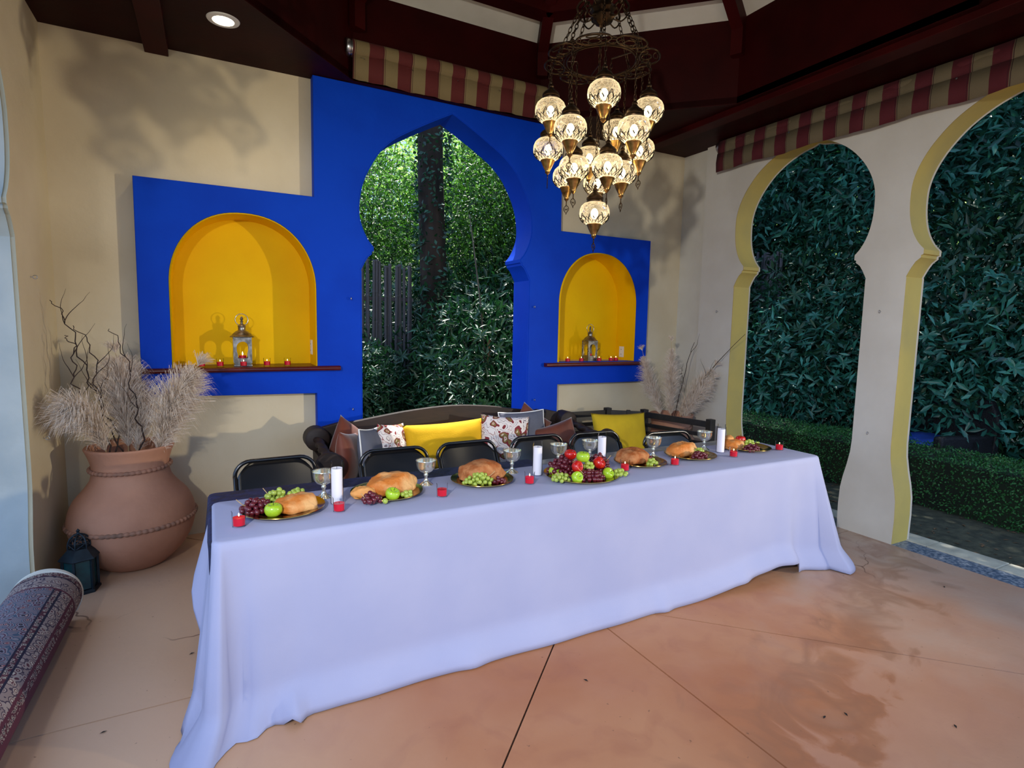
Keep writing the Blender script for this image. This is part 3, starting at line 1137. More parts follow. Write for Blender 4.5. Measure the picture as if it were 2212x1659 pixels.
CC = Vector((1.90, 2.62, 0))
ZP = 3.03
ch = empty('mosaic_chandelier', (CC.x, CC.y, 0))
tag(ch, 'multi globe bronze chandelier with fifteen lit crackle glass lamps hanging over table', 'chandelier')
LAMPS = [(1.665, 2.743, 2.77), (1.773, 2.411, 2.77), (2.113, 2.473, 2.77), (2.17, 2.816, 2.77), (1.632, 2.492, 2.60), (1.911, 2.338, 2.60),
         (1.712, 2.836, 2.60), (2.155, 2.581, 2.60), (2.007, 2.852, 2.60), (1.787, 2.681, 2.475), (1.924, 2.562, 2.475), (2.072, 2.625, 2.475),
         (1.86, 2.86, 2.475), (2.094, 2.885, 2.475), (1.908, 2.645, 2.24)]
cap_me = MB().lathe([(0.0, .158), (0.006, .157), (0.008, .150), (0.006, .142), (0.013, .134), (0.015, .128), (0.012, .122), (0.022, .110), (0.036, .100),
                     (0.046, .088), (0.047, .078), (0.043, .074), (0.046, .068), (0.044, .060), (0.0, .060)], 28)
globe_me = MB().lathe([(0.040, .0625), (0.058, .056), (0.073, .042), (0.081, .024), (0.0835, .004), (0.081, -.016), (0.072, -.035), (0.057, -.050), (0.040, -.058)], 36, caps=False)
cup_me = MB().lathe([(0.0, -.056), (0.040, -.056), (0.042, -.060), (0.038, -.066), (0.032, -.080), (0.022, -.100), (0.014, -.114), (0.013, -.120), (0.015, -.124), (0.008, -.130), (0.004, -.136), (0, -.137)], 24,
                   rmod=lambda t, z: 1 + 0.06 * math.sin(12 * t) if -.115 < z < -.058 else 1)
bulb_me = MB().lathe([(0, .030), (0.010, .026), (0.019, .012), (0.021, 0.0), (0.017, -.014), (0.008, -.026), (0, -.030)], 16)
fil = MB()
GP = [(0.0835, .004), (0.081, -.016), (0.072, -.035), (0.057, -.050), (0.040, -.058)]


def gr_at(z):
    for (r0, z0), (r1, z1) in zip(GP, GP[1:]):
        if z1 <= z <= z0:
            return (r0 + (r1 - r0) * (z0 - z) / (z0 - z1)) + 0.0015
    return 0.0415 if z < 0 else 0.085


for amp, base, ph in ((0.050, -.055, 0), (0.030, -.055, PI / 9), (0.036, -.052, 0)):
    pts = []
    N_ = 9 * 6
    for i in range(N_):
        t = 2 * PI * i / N_
        tri = 1 - abs(((i / 6.0) % 1) * 2 - 1)
        z = base + amp * tri ** 0.8
        rr = gr_at(max(z, -.0575))
        pts.append(((rr + .001) * math.cos(t + ph), (rr + .001) * math.sin(t + ph), z))
    fil.tube(pts, 0.0019, 4, closed=True)
fin = MB()
fin.tube([(0, 0, -.135), (0, 0, -.158)], 0.003, 6)
spade = [(0, -.156), (.007, -.163), (.014, -.170), (.017, -.180), (.012, -.190), (.004, -.198), (0, -.210), (-.004, -.198), (-.012, -.190), (-.017, -.180), (-.014, -.170), (-.007, -.163)]
fin.tube([(x, 0, z) for x, z in spade], 0.0022, 5, closed=True)
fin.tube([(0, 0, -.160), (.007, 0, -.178), (0, 0, -.190), (-.007, 0, -.178)], 0.0018, 4, closed=True)
fin.tube([(-.014, 0, -.176), (.014, 0, -.186)], 0.0015, 4)
fin.tube([(.014, 0, -.176), (-.014, 0, -.186)], 0.0015, 4)
first = None
for i, (x, y, z) in enumerate(LAMPS):
    loc = Vector((x - CC.x, y - CC.y, z))
    if first is None:
        cap = cap_me.build('pendant_lamp', 'bronze', ch, smooth='auto')
        subs = [globe_me.build('glass_globe', 'globe', cap, smooth=True), bulb_me.build('bulb', 'bulb', cap, smooth=True),
                cup_me.build('lower_cup', 'brass', cap, smooth='auto'), fil.build('filigree', 'filigree', cap, smooth=True),
                fin.build('drop_finial', 'bronze', cap, smooth=True)]
        first = (cap, subs)
    else:
        cap = first[0].copy()
        COL.objects.link(cap)
        subs = []
        for s in first[1]:
            c = s.copy()
            COL.objects.link(c)
            c.parent = cap
            subs.append(c)
    cap.location = loc
    cap.rotation_euler = (0, 0, i * 0.7)
    # hang chain straight up to the pierced plate (or the hub for the inner lamps)
    cb = MB()
    chain(cb, (0, 0, 0.155), (0, 0, ZP - z - 0.005))
    cb.build('chain', 'bronze', cap, smooth=True)
    pl_ = bpy.data.lights.new('lamp_glow', 'POINT')
    pl_.energy = 0.45
    pl_.color = (1.0, 0.78, 0.45)
    pl_.shadow_soft_size = 0.02
    po = bpy.data.objects.new('lamp_glow', pl_)
    COL.objects.link(po)
    po.location = (x, y, z - 0.035)

# pierced ring plate
rp = MB()


def ring(mb, cx, cy, z, rx, ry, ang, r, n=20, seg=4):
    pts = []
    for k in range(n):
        t = 2 * PI * k / n
        a, b = rx * math.cos(t), ry * math.sin(t)
        pts.append((cx + a * math.cos(ang) - b * math.sin(ang), cy + a * math.sin(ang) + b * math.cos(ang), z))
    mb.tube(pts, r, seg, closed=True)


ring(rp, 0, 0, ZP, 0.185, 0.185, 0, 0.005, 40)
ring(rp, 0, 0, ZP, 0.200, 0.200, 0, 0.0035, 40)
for k in range(8):
    a = 2 * PI * k / 8
    c, s = math.cos(a), math.sin(a)
    ring(rp, .255 * c, .255 * s, ZP, 0.052, 0.088, a, 0.0055, 22)
    ring(rp, .238 * c, .238 * s, ZP, 0.026, 0.030, a, 0.004, 14)
    ring(rp, .285 * c, .285 * s, ZP, 0.012, 0.034, a, 0.003, 12)
    for q in (-1, 1):
        ring(rp, .235 * math.cos(a + q * .2), .235 * math.sin(a + q * .2), ZP, 0.020, 0.014, a + q * .5, 0.0035, 12)
    b = a + PI / 8
    ring(rp, .232 * math.cos(b), .232 * math.sin(b), ZP, 0.022, 0.022, b, 0.0045, 14)
    ring(rp, .262 * math.cos(b), .262 * math.sin(b), ZP, 0.012, 0.016, b, 0.004, 10)
rp.build('pierced_ring', 'bronze', ch, smooth=True)
# inner bars that carry the centre lamps
for x, y, z in LAMPS:
    ib = MB()
    v = Vector((x - CC.x, y - CC.y))
    if v.length < 0.19:
        u = v.normalized() * 0.185
        ib.tube([(v.x, v.y, ZP), (u.x, u.y, ZP)], 0.003, 5)
    elif v.length > 0.27:
        u = v.normalized() * 0.27
        ib.tube([(v.x, v.y, ZP), (u.x, u.y, ZP)], 0.003, 5)
    if ib.v:
        ib.build('carrier_bar', 'bronze', ch)
hub = MB().lathe([(0, 3.24), (0.012, 3.23), (0.02, 3.215), (0.05, 3.235), (0.062, 3.255), (0.050, 3.275), (0.066, 3.29), (0.060, 3.31), (0.04, 3.325), (0.046, 3.345), (0.02, 3.37), (0.012, 3.40), (0, 3.40)], 24,
                 rmod=lambda t, z: 1 + .10 * math.cos(8 * t) if z > 3.23 else 1)
hub.build('hub', 'bronze', ch, smooth='auto')
for k in range(8):
    a = 2 * PI * k / 8 + .2
    c, s = math.cos(a), math.sin(a)
    hk = MB()
    hk.tube([v for v in catmull([(0.05 * c, 0.05 * s, 3.30), (0.10 * c, 0.10 * s, 3.345), (0.135 * c, 0.135 * s, 3.31), (0.125 * c, 0.125 * s, 3.28), (0.108 * c, 0.108 * s, 3.295)], 4)], 0.006, 6)
    hk.tube([v for v in catmull([(0.05 * c, 0.05 * s, 3.25), (0.10 * c, 0.10 * s, 3.235), (0.14 * c, 0.14 * s, 3.275)], 4)], 0.004, 5)
    hk.build('scroll_arm', 'bronze', ch, smooth=True)
    cb = MB()
    chain(cb, (0.13 * c, 0.13 * s, 3.285), (0.245 * c, 0.245 * s, ZP + .005), 0.034, 0.0028, 0.0085)
    cb.build('support_chain', 'bronze', ch, smooth=True)
cb = MB()
chain(cb, (0, 0, 3.39), (0, 0, 5.18), 0.05, 0.004, 0.012)
cb.build('ceiling_chain', 'bronze', ch, smooth=True)

# ------------------------------------------------------------------ table and cloths
ft = empty('folding_table', (0, 0, 0))
tag(ft, 'long banquet table hidden under the white cloth', 'table')
MB().box((0.0, 2.395, 0.715), (3.64, 3.09, 0.748)).build('tabletop', 'table', ft, bevel=0.006)
for x in (0.22, 1.65, 2.0, 3.42):
    MB().tube([(x, 2.50, 0.001), (x, 2.50, 0.715)], 0.014, 8).tube([(x, 2.98, 0.001), (x, 2.98, 0.715)], 0.014, 8).tube([(x, 2.50, 0.22), (x, 2.98, 0.22)], 0.01, 8).build('leg_frame', 'chair_black', ft, smooth='auto')


def sst(a, b, x):
    t = min(1, max(0, (x - a) / (b - a)))
    return t * t * (3 - 2 * t)


def drape(name, X0, X1, Y0, Y1, zt, drop, outf, m, nv=26, step=0.028, rc=0.035, top_noise=0.0):
    per = []  # (x, y, nx, ny, s, side)
    def line(a, b, n, side):
        L = math.hypot(b[0] - a[0], b[1] - a[1])
        k = max(2, int(L / step))
        for i in range(k):
            t = i / k
            per.append((a[0] + (b[0] - a[0]) * t, a[1] + (b[1] - a[1]) * t, n[0], n[1], side))
    def corner(c, a0, a1, side):
        for i in range(10):
            t = a0 + (a1 - a0) * i / 10
            per.append((c[0] + rc * math.cos(t), c[1] + rc * math.sin(t), math.cos(t), math.sin(t), side))
    line((X0 + rc, Y0), (X1 - rc, Y0), (0, -1), 'front')
    corner((X1 - rc, Y0 + rc), -PI / 2, 0, 'cr')
    line((X1, Y0 + rc), (X1, Y1 - rc), (1, 0), 'right')
    corner((X1 - rc, Y1 - rc), 0, PI / 2, 'br')
    line((X1 - rc, Y1), (X0 + rc, Y1), (0, 1), 'back')
    corner((X0 + rc, Y1 - rc), PI / 2, PI, 'bl')
    line((X0, Y1 - rc), (X0, Y0 + rc), (-1, 0), 'left')
    corner((X0 + rc, Y0 + rc), PI, 1.5 * PI, 'cl')
    n = len(per)
    vs, fs = [], []
    # rows: rounded edge, then the fall
    for j in range(-2, nv + 1):
        for (x, y, nx, ny, side) in per:
            if j < 0:
                f = {-2: (-0.012, 0.0), -1: (-0.003, -0.003)}[j]
                vs.append((x + nx * f[0], y + ny * f[0], zt + f[1]))
            else:
                v = j / nv
                d = drop(x, y, side)
                o, dx, dy, dz = outf(x, y, nx, ny, side, v)
                vs.append((x + nx * o + dx, y + ny * o + dy, max(0.004, zt - 0.012 - (d - 0.012) * v + dz)))
    for j in range(nv + 2):
        for i in range(n):
            a, b = j * n + i, j * n + (i + 1) % n
            fs.append((a, b, b + n, a + n))
    # top surface: grid joined as an n-gon fan of strips
    top = list(range(n))
    fs.append(tuple(reversed(top)))
    mb = MB().add(vs, fs)
    o = mb.build(name, m, None, smooth=True)
    return o


def out_white(x, y, nx, ny, side, v):
    o = 0.004
    dx = dy = dz = 0
    if side in ('front', 'cl', 'cr'):
        o += 0.012 * v + 0.055 * sst(0.80, 1.0, v)
        # soft folds near both ends, nearly flat in the middle
        le, re_ = math.exp(-(x / 0.28) ** 2), math.exp(-((x - 3.6) / 0.35) ** 2)
        o += 0.010 * v * le * math.cos(x * 34) + 0.03 * v * re_ * math.cos((x - 3.6) * 24)
        o += 0.004 * v * math.sin(x * 5.1) + 0.003 * v * math.sin(x * 13.7)
        # small gathers at the hem where it brushes the floor
        g = sst(0.82, 1, v)
        for cx, w, a in ((0.26, .03, .055), (0.17, .03, -.03), (1.05, .06, .015), (2.25, .05, .02), (2.9, .05, .015)):
            o += g * a * math.exp(-((x - cx) / w) ** 2)
        dz += g * 0.035 * math.exp(-((x - 0.245) / .022) ** 2)
        if x > 2.95:
            o += 0.02 * v * sst(2.95, 3.3, x)
    if side in ('left', 'cl', 'bl'):
        o += 0.065 * v + 0.025 * v * math.cos((y - 2.38) * 30)
        if side == 'left':
            o += 0.03 * v * v * math.exp(-((y - 2.50) / .08) ** 2)
    if side in ('right', 'cr', 'br'):
        o += 0.10 * v + 0.025 * v * math.cos((y - 2.4) * 22)
    # left front corner: a deep fold beside two lobes and a tail spread on the floor
    q = None
    if y < 2.47 and x < 0.35:
        q = (x + 0.018) if side in ('front', 'cl') and x > -0.005 else -(y - 2.368)
    if q is not None:
        o += v * (0.045 * math.exp(-((q + .115) / .05) ** 2) - 0.060 * math.exp(-((q + .035) / .020) ** 2) + 0.030 * math.exp(-((q - .03) / .025) ** 2)
                  - 0.020 * math.exp(-((q - .085) / .022) ** 2) + 0.018 * math.exp(-((q - .14) / .03) ** 2))
        tl = sst(0.80, 1.0, v) * math.exp(-((q - .02) / .13) ** 2)
        dx += -0.050 * tl
        dy += -0.085 * tl
    crn = math.exp(-((x - 3.66) ** 2 + (y - 2.37) ** 2) / 0.012)
    dx += 0.08 * crn * v ** 1.1
    dy += -0.02 * crn * v ** 1.2
    return o, dx, dy, dz


def drop_white(x, y, side):
    if side == 'back':
        return 0.10 + 0.03 * math.sin(x * 2)
    if side in ('bl', 'br'):
        return 0.2
    if side == 'left':
        return 0.20 + 0.55 * sst(2.92, 2.6, y) if y > 2.6 else 0.757
    if side == 'right':
        return 0.2 + 0.54 * sst(2.94, 2.7, y)
    if side == 'front':
        lift = 0.085 * sst(2.5, 3.3, x) * (1 - sst(3.38, 3.42, x))
        return 0.757 - lift + 0.04 * sst(.3, 0, x)
    return 0.80 if side == 'cl' else 0.757


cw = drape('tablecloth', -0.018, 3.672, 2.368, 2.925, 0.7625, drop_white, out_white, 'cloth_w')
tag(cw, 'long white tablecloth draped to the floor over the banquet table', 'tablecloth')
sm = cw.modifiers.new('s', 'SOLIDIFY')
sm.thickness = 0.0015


def out_navy(x, y, nx, ny, side, v):
    back = sst(2.84, 2.96, y)
    o = 0.003 + (0.02 * v + 0.012 * v * math.sin(x * 23 + y * 31)) * back
    return o, (0.075 * (1 - back) * min(1, v * 8) if side in ('left', 'bl') else 0), 0, 0


cn = drape('tablecloth', -0.035, 1.80, 2.392, 3.125, 0.7540, lambda x, y, s: 0.30 + 0.02 * math.sin(x * 9) if s != 'front' else 0.25, lambda *a: out_navy(*a) if a[4] not in ('front', 'cl', 'cr') else (0.0, 0, 0, 0), 'navy', nv=10)
tag(cn, 'crinkled navy blue cloth showing behind the left end of table', 'tablecloth')
fr = MB()
for i in range(60):
    t = i / 60
    yy = 2.75 + 0.36 * t
    fr.tube([(-0.060, yy, .458), (-0.064 + random.uniform(-.006, .006), yy + random.uniform(-.01, .01), .40)], 0.0022, 3)
fr.build('fringe', 'navy', cn)


# ------------------------------------------------------------------ folding chairs
def make_chair():
    r = empty('folding_chair', (0, 0, 0))
    f = MB()
    W_ = 0.222
    pth = []
    pth += [(-W_, -0.20, 0.008), (-W_, -0.06, 0.30), (-W_, 0.085, 0.60), (-W_, 0.14, 0.70)]
    for i in range(7):
        t = PI - PI / 2 * i / 6
        pth.append((-W_ + .085 + .085 * math.cos(t), 0.165 + .012 * i / 6, 0.712 + .082 * math.sin(t)))
    half = pth[:]
    pth = half + [(-x, y, z) for x, y, z in reversed(half)]
    f.tube(pth, 0.0115, 10)
    f.build('back_frame', 'chair_black', r, smooth='auto')
    p = MB()
    nx_, nz_ = 20, 8
    vs, fs = [], []
    for j in range(nz_ + 1):
        for i in range(nx_ + 1):
            u = -1 + 2 * i / nx_
            v = j / nz_
            zmax = 0.782 - 0.075 * max(0, (abs(u) - 0.55) / 0.45) ** 2
            z = 0.545 + (zmax - 0.545) * v
            yb_ = 0.085 + (z - 0.60) * 0.55 + 0.022 * (1 - u * u) + 0.004
            vs.append((u * 0.212, yb_, z))
    for j in range(nz_):
        for i in range(nx_):
            a = j * (nx_ + 1) + i
            fs.append((a, a + 1, a + nx_ + 2, a + nx_ + 1))
    o = p.add(vs, fs).build('backrest', 'chair_black', r, smooth=True)
    s = o.modifiers.new('s', 'SOLIDIFY')
    s.thickness = 0.010
    s.offset = 0
    st = MB()
    vs = []
    ol = []
    for k in range(32):
        t = 2 * PI * k / 32
        sx_ = math.copysign(abs(math.cos(t)) ** 0.45, math.cos(t)) * 0.20
        sy_ = math.copysign(abs(math.sin(t)) ** 0.45, math.sin(t)) * 0.195
        ol.append((sx_, sy_ - 0.01))
    vs = [(x, y, 0.445 + 0.0) for x, y in ol] + [(x * .96, y * .96, 0.463) for x, y in ol] + [(0, -.01, 0.456)]
    n = 32
    fs = [(i, (i + 1) % n, n + (i + 1) % n, n + i) for i in range(n)] + [(n + i, n + (i + 1) % n, 2 * n) for i in range(n)] + [tuple(reversed(range(n)))]
    st.add(vs, fs).build('seat', 'chair_black', r, smooth='auto')
    for sx_ in (-1, 1):
        MB().tube([(sx_ * 0.195, 0.26, 0.008), (sx_ * 0.195, 0.10, 0.26), (sx_ * .195, -0.10, 0.445)], 0.0105, 8).build('rear_leg', 'chair_black', r, smooth='auto')
        MB().lathe([(0.014, 0), (0.014, 0.03), (0, 0.03)], 10, (sx_ * 0.195, 0.26, 0)).build('foot_cap', 'chair_black', r, smooth='auto')
        MB().lathe([(0.015, 0), (0.015, 0.03), (0, 0.03)], 10, (sx_ * W_, -0.20, 0)).build('foot_cap', 'chair_black', r, smooth='auto')
    MB().tube([(-0.195, 0.20, 0.11), (0.195, 0.20, 0.11)], 0.008, 8).build('cross_bar', 'chair_black', r, smooth='auto')
    MB().tube([(-W_, -0.13, 0.155), (W_, -0.13, 0.155)], 0.008, 8).build('cross_bar', 'chair_black', r, smooth='auto')
    return r


CHL = ['black folding chair at the left end of the table, before the navy cloth',
       'black folding chair between slate cushion and left end of yellow cushion, second from left',
       'black folding chair in front of the long yellow lumbar cushion, behind the round seeded loaf',
       'black folding chair in front of the right patterned cushion, behind the tall white candle',
       'black folding chair at the left edge of the mustard cushion, behind the fruit platter',
       'black folding chair at the right end of the table, before the black corner bench']
CHP = [(0.324, 3.40, 0.03), (1.034, 3.385, -0.02), (1.560, 3.40, 0.02), (2.120, 3.395, 0.0), (2.60, 3.345, -0.06), (3.15, 3.14, -0.10)]
c0 = make_chair()
tr = tree_of(c0)
for i, (x, y, a) in enumerate(CHP):
    o = c0 if i == 0 else copy_tree(c0, None, tr)
    o.location = (x, y, 0.0)
    o.rotation_euler = (0, 0, a)
    tag(o, CHL[i], 'chair', 'black folding chairs behind the table')


# ------------------------------------------------------------------ things on the table
TZ = 0.7635


def sphere_mb(r=1.0, nu=12, nv=8, sc=(1, 1, 1)):
    b = MB()
    pr = [(r * math.sin(PI * j / nv), -r * math.cos(PI * j / nv)) for j in range(nv + 1)]
    pr[0] = (0, -r)
    pr[-1] = (0, r)
    b.lathe(pr, nu)
    b.v = [(x * sc[0], y * sc[1], z * sc[2]) for x, y, z in b.v]
    return b


def plate_thing(x, y, R, label, bowl=False):
    prof = [(0, 0.0), (R * .62, 0.0), (R * .66, 0.004), (R * .74, 0.011), (R * .97, 0.016), (R, 0.019), (R * .995, 0.0215), (R * .95, 0.019), (R * .74, 0.0145), (R * .68, 0.008), (R * .6, 0.005), (0, 0.005)]
    o = MB().lathe(prof, 56, caps=False).build('charger_plate', 'gold_plate', None, smooth='auto')
    o.location = (x, y, TZ)
    return tag(o, label, 'plate', 'gold charger plates')


PL = [(0.266, 2.672, .180, 'round gold charger at the left end of the table with torn loaf and green apple'),
      (0.755, 2.725, .178, 'round gold charger carrying a long crusty loaf and small bread piece'),
      (1.285, 2.735, .172, 'round gold charger under the round seeded loaf and green grapes'),
      (1.845, 2.600, .215, 'large gold platter under the heaped apples and grapes'),
      (2.365, 2.700, .165, 'gold charger just right of the fruit platter with a round brown loaf'),
      (2.810, 2.715, .170, 'gold charger with an oblong golden loaf, left of the last tall candle'),
      (3.375, 2.730, .165, 'gold charger nearest the right end of the table')]
for a in PL:
    plate_thing(*a)


def loaf(name, x, y, z0, sx, sy, sz, rz, m, label, seed=0, cat='bread', torn=False, rough=0.10, score=True):
    b = sphere_mb(1, 40, 24)
    vs = []
    for (px, py, pz) in b.v:
        v = Vector((px, py, pz))
        e = 0.75
        v = Vector((math.copysign(abs(v.x) ** e, v.x), math.copysign(abs(v.y) ** e, v.y), v.z))
        nse = noise.noise(v * 1.7 + Vector((seed * 3.1, seed, 0))) * rough * 1.6 + noise.noise(v * 5 + Vector((seed, 0, seed))) * rough * .6
        v *= 1 + nse
        z = v.z
        if z < -0.45:
            z = -0.45 - (abs(z) - .45) * .15
        if score and z > 0.3:
            z -= 0.09 * math.exp(-((abs((v.x * 1.0 + v.y * .5) % 0.55 - .27)) / .05) ** 2)
        xx = v.x
        if torn and xx > 0.62:
            xx = 0.62 + (xx - .62) * .25 + 0.05 * noise.noise(v * 9)
        vs.append((xx * sx, v.y * sy, (z + 0.52) * sz))
    b.v = vs
    o = b.build(name, m, None, smooth=True)
    o.location = (x, y, z0)
    o.rotation_euler = (0, 0, rz)
    return tag(o, label, cat, 'loaves on the table')


PZ = TZ + 0.0055
loaf('bread_loaf', 0.325, 2.640, PZ, .100, .070, 0.046, 0.25, 'bread', 'torn flat golden loaf on the leftmost charger', 1, torn=True)
loaf('bread_loaf', 0.785, 2.735, PZ, .130, .080, 0.063, 0.35, 'bread', 'big oblong crusty loaf with slashed top on the second charger from left', 2)
loaf('bread_roll', 0.640, 2.690, PZ, .070, .038, .035, -0.3, 'cut_bread', 'small torn bread piece left of the big oblong loaf', 3, torn=True)
loaf('bread_loaf', 1.295, 2.765, PZ, .125, .095, 0.066, 0.0, 'bread_dark', 'round dark seeded loaf behind green grapes', 4, score=False)
loaf('bread_loaf', 2.330, 2.735, PZ, .105, .085, 0.058, 0.1, 'bread_dark', 'round brown loaf just right of the heaped fruit platter', 5, rough=.07)
loaf('bread_loaf', 2.775, 2.760, PZ, .128, .070, 0.055, 0.2, 'bread', 'long golden loaf with a slit top on the sixth charger', 6)
loaf('bread_loaf', 3.270, 2.765, PZ, .085, .070, 0.044, 0.4, 'bread', 'small pale loaf beside red apple at the right end of the table', 7)
loaf('bread_roll', 3.275, 2.80, PZ + .048, .035, .03, .025, 1.0, 'cut_bread', 'little round bread knob resting on the rightmost loaf', 8)

# apples
ap_m = MB()
prof = []
for j in range(17):
    t = PI * j / 16
    rr = math.sin(t)
    z = -math.cos(t)
    rad = (1 - 0.0) * rr * (1.0 + 0.06 * math.cos(t + .3) * 0 + 0.07 * (z > 0) * z * rr)
    zz = z * 0.90
    if z > 0.7:
        zz -= (z - .7) * 1.25 * (1 - rr) * 1.6
    if z < -0.75:
        zz += (-z - .75) * .9 * (1 - rr) * 1.4
    prof.append((max(rad, 0) if 0 < j < 16 else 0, zz + .0))
ap_m.lathe(prof, 24, rmod=lambda t, z: 1 + (0.03 * math.cos(5 * t) if z < -.2 else 0.012 * math.cos(5 * t)))
st_m = MB().tube([(0, 0, 0.55), (0.03, 0.01, 0.8), (0.09, 0.02, 1.08)], 0.035, 5)
APS = {}


def apple(x, y, z, r, kind, label, rot=(0, 0, 0)):
    if kind not in APS:
        a = ap_m.build('apple', 'apple_' + kind, None, smooth=True)
        s = st_m.build('stem', 'twig', a, smooth=True)
        APS[kind] = (a, s)
    else:
        a = APS[kind][0].copy()
        COL.objects.link(a)
        s = APS[kind][1].copy()
        COL.objects.link(s)
        s.parent = a
    a.location = (x, y, z)
    a.scale = (r, r, r)
    a.rotation_euler = rot
    return tag(a, label, 'apple', 'apples on the table')


AR = .034
apple(0.215, 2.575, PZ + .033, .037, 'green', 'bright green apple at the front of the leftmost charger')
apple(0.745, 2.590, PZ + .032, .035, 'green', 'bright green apple in front of the big oblong loaf', (0.3, 0.2, 0))
apple(1.690, 2.640, PZ + .030, .033, 'green', 'green apple at the left edge of the fruit platter', (.2, 0, 1))
apple(1.735, 2.480, PZ + .031, .033, 'green', 'green apple at the front edge of fruit platter, lowest of all', (1.1, 0, 0))
apple(1.945, 2.480, PZ + .031, .033, 'green', 'green apple at right front of fruit platter beside loose green grapes', (.8, .5, 0))
apple(1.812, 2.540, PZ + .125, .038, 'green', 'green apple on the very top of the fruit heap')
apple(1.795, 2.640, PZ + .118, .035, 'red', 'dark red apple at the top left of the fruit heap', (.1, 0, 0))
apple(1.762, 2.520, PZ + .078, .034, 'red', 'orange red apple lying on its side below the topmost green apple', (1.3, 0, .3))
apple(1.918, 2.530, PZ + .082, .037, 'red', 'glossy red apple right of the middle in the fruit heap', (.9, .2, .5))
apple(3.343, 2.760, PZ + .060, .035, 'red', 'red apple on the rightmost charger beside the pale loaf')

# grapes
gm = {}


def grape_bunch(x, y, z, rx, ry, rz_, n, kind, label, ang=0.0, seed=0, rg=0.0105, stem=True):
    rnd = random.Random(seed * 17 + n)
    root = empty('grape_bunch', (x, y, z), ang)
    tag(root, label, 'grapes', 'grape bunches on the table')
    pts = []
    tries = 0
    while len(pts) < n and tries < 9000:
        tries += 1
        u = Vector((rnd.uniform(-1, 1), rnd.uniform(-1, 1), rnd.uniform(0, 1)))
        if u.x ** 2 + u.y ** 2 + u.z ** 2 > 1:
            continue
        taper = 1 - 0.35 * max(0, u.x)
        p = Vector((u.x * rx, u.y * ry * taper, rg + u.z * rz_ * taper))
        if all((p - q).length > rg * 1.62 for q in pts):
            pts.append(p)
    for p in pts:
        if kind not in gm:
            g = sphere_mb(1, 12, 8, (1, 1, 1.08)).build('grape', 'grape_' + kind, root, smooth=True)
            gm[kind] = g
        else:
            g = gm[kind].copy()
            COL.objects.link(g)
            g.parent = root
        s = rg * rnd.uniform(.9, 1.1)
        g.location = p
        g.scale = (s, s, s)
        g.rotation_euler = (rnd.uniform(-1, 1), rnd.uniform(-1, 1), 0)
    if stem:
        MB().tube([(-rx * .3, 0, rz_ * .6), (-rx * .8, 0, rz_ * .9), (-rx * 1.15, 0.008, rz_ + .022)], 0.0018, 5).build('stem', 'stem', root, smooth=True)
    return root


grape_bunch(0.155, 2.665, PZ, .070, .055, .050, 46, 'red', 'loose red grape bunch at the left edge of the leftmost charger', 0.2, 1, .0125)
grape_bunch(0.250, 2.775, PZ, .052, .035, .055, 26, 'green', 'green grape bunch behind the torn loaf on leftmost charger', 0.1, 2, .0115)
grape_bunch(0.335, 2.765, PZ + .03, .04, .02, .022, 9, 'green', 'few green grapes lying behind the top of the torn loaf', 0, 3, .0115, False)
grape_bunch(0.645, 2.585, PZ, .048, .04, .036, 20, 'red', 'small red grape bunch left of the apple on second charger', .4, 4, .0125)
grape_bunch(0.820, 2.600, PZ, .030, .022, .022, 7, 'green', 'few green grapes right of the apple on second charger', 0, 5, .0125, False)
grape_bunch(0.695, 2.560, PZ, .010, .008, .002, 1, 'green', 'single green grape between red grapes and apple on second charger', 0, 6, .013, False)
grape_bunch(1.225, 2.660, PZ, .080, .042, .050, 44, 'green', 'pale green grape bunch leaning on the round seeded loaf', PI * .95, 7, .0115)
grape_bunch(1.335, 2.625, PZ, .034, .026, .026, 14, 'red', 'small red grape cluster at right foot of the round seeded loaf', 0, 8, .011, False)
grape_bunch(1.735, 2.640, PZ + .01, .085, .075, .085, 90, 'red', 'heavy red grape bunch at upper left of the fruit platter', 2.4, 9, .0125)
grape_bunch(1.960, 2.600, PZ + .01, .075, .080, .088, 84, 'red', 'red grape bunch at upper right of the fruit platter', 2.0, 10, .0125)
grape_bunch(1.835, 2.475, PZ, .075, .045, .050, 50, 'red', 'red grape bunch at the front middle of the fruit platter', 0, 11, .0125)
grape_bunch(1.668, 2.535, PZ, .045, .045, .038, 26, 'green', 'green grapes spilling over the left front rim of the fruit platter', .6, 12, .012)
grape_bunch(1.840, 2.520, PZ + .055, .030, .026, .030, 12, 'green', 'green grapes between the two side red apples of the heap', 0, 13, .012, False)
grape_bunch(2.035, 2.490, PZ, .045, .03, .028, 20, 'green', 'green grapes spilling over right rim of the fruit platter', -.2, 14, .012)
grape_bunch(2.420, 2.710, PZ, .050, .035, .040, 24, 'red', 'red grapes behind green ones beside the round brown loaf', 0, 15, .0115)
grape_bunch(2.380, 2.610, PZ, .035, .030, .030, 16, 'green', 'green grapes at the front of the charger right of the platter', 0, 16, .012, False)
grape_bunch(2.800, 2.625, PZ, .058, .035, .034, 30, 'red', 'red grapes at the front right foot of the long golden loaf', 0, 17, .012, False)
grape_bunch(2.865, 2.690, PZ + .01, .032, .024, .034, 12, 'green', 'green grapes on top of red ones on the sixth charger', 0, 18, .012, False)
grape_bunch(3.320, 2.640, PZ, .065, .036, .034, 36, 'red', 'dark red grapes at the front of the rightmost charger', 0, 19, .012, False)
grape_bunch(3.385, 2.720, PZ + .012, .055, .022, .036, 20, 'green', 'green grapes below the red apple on rightmost charger', 0, 20, .012)


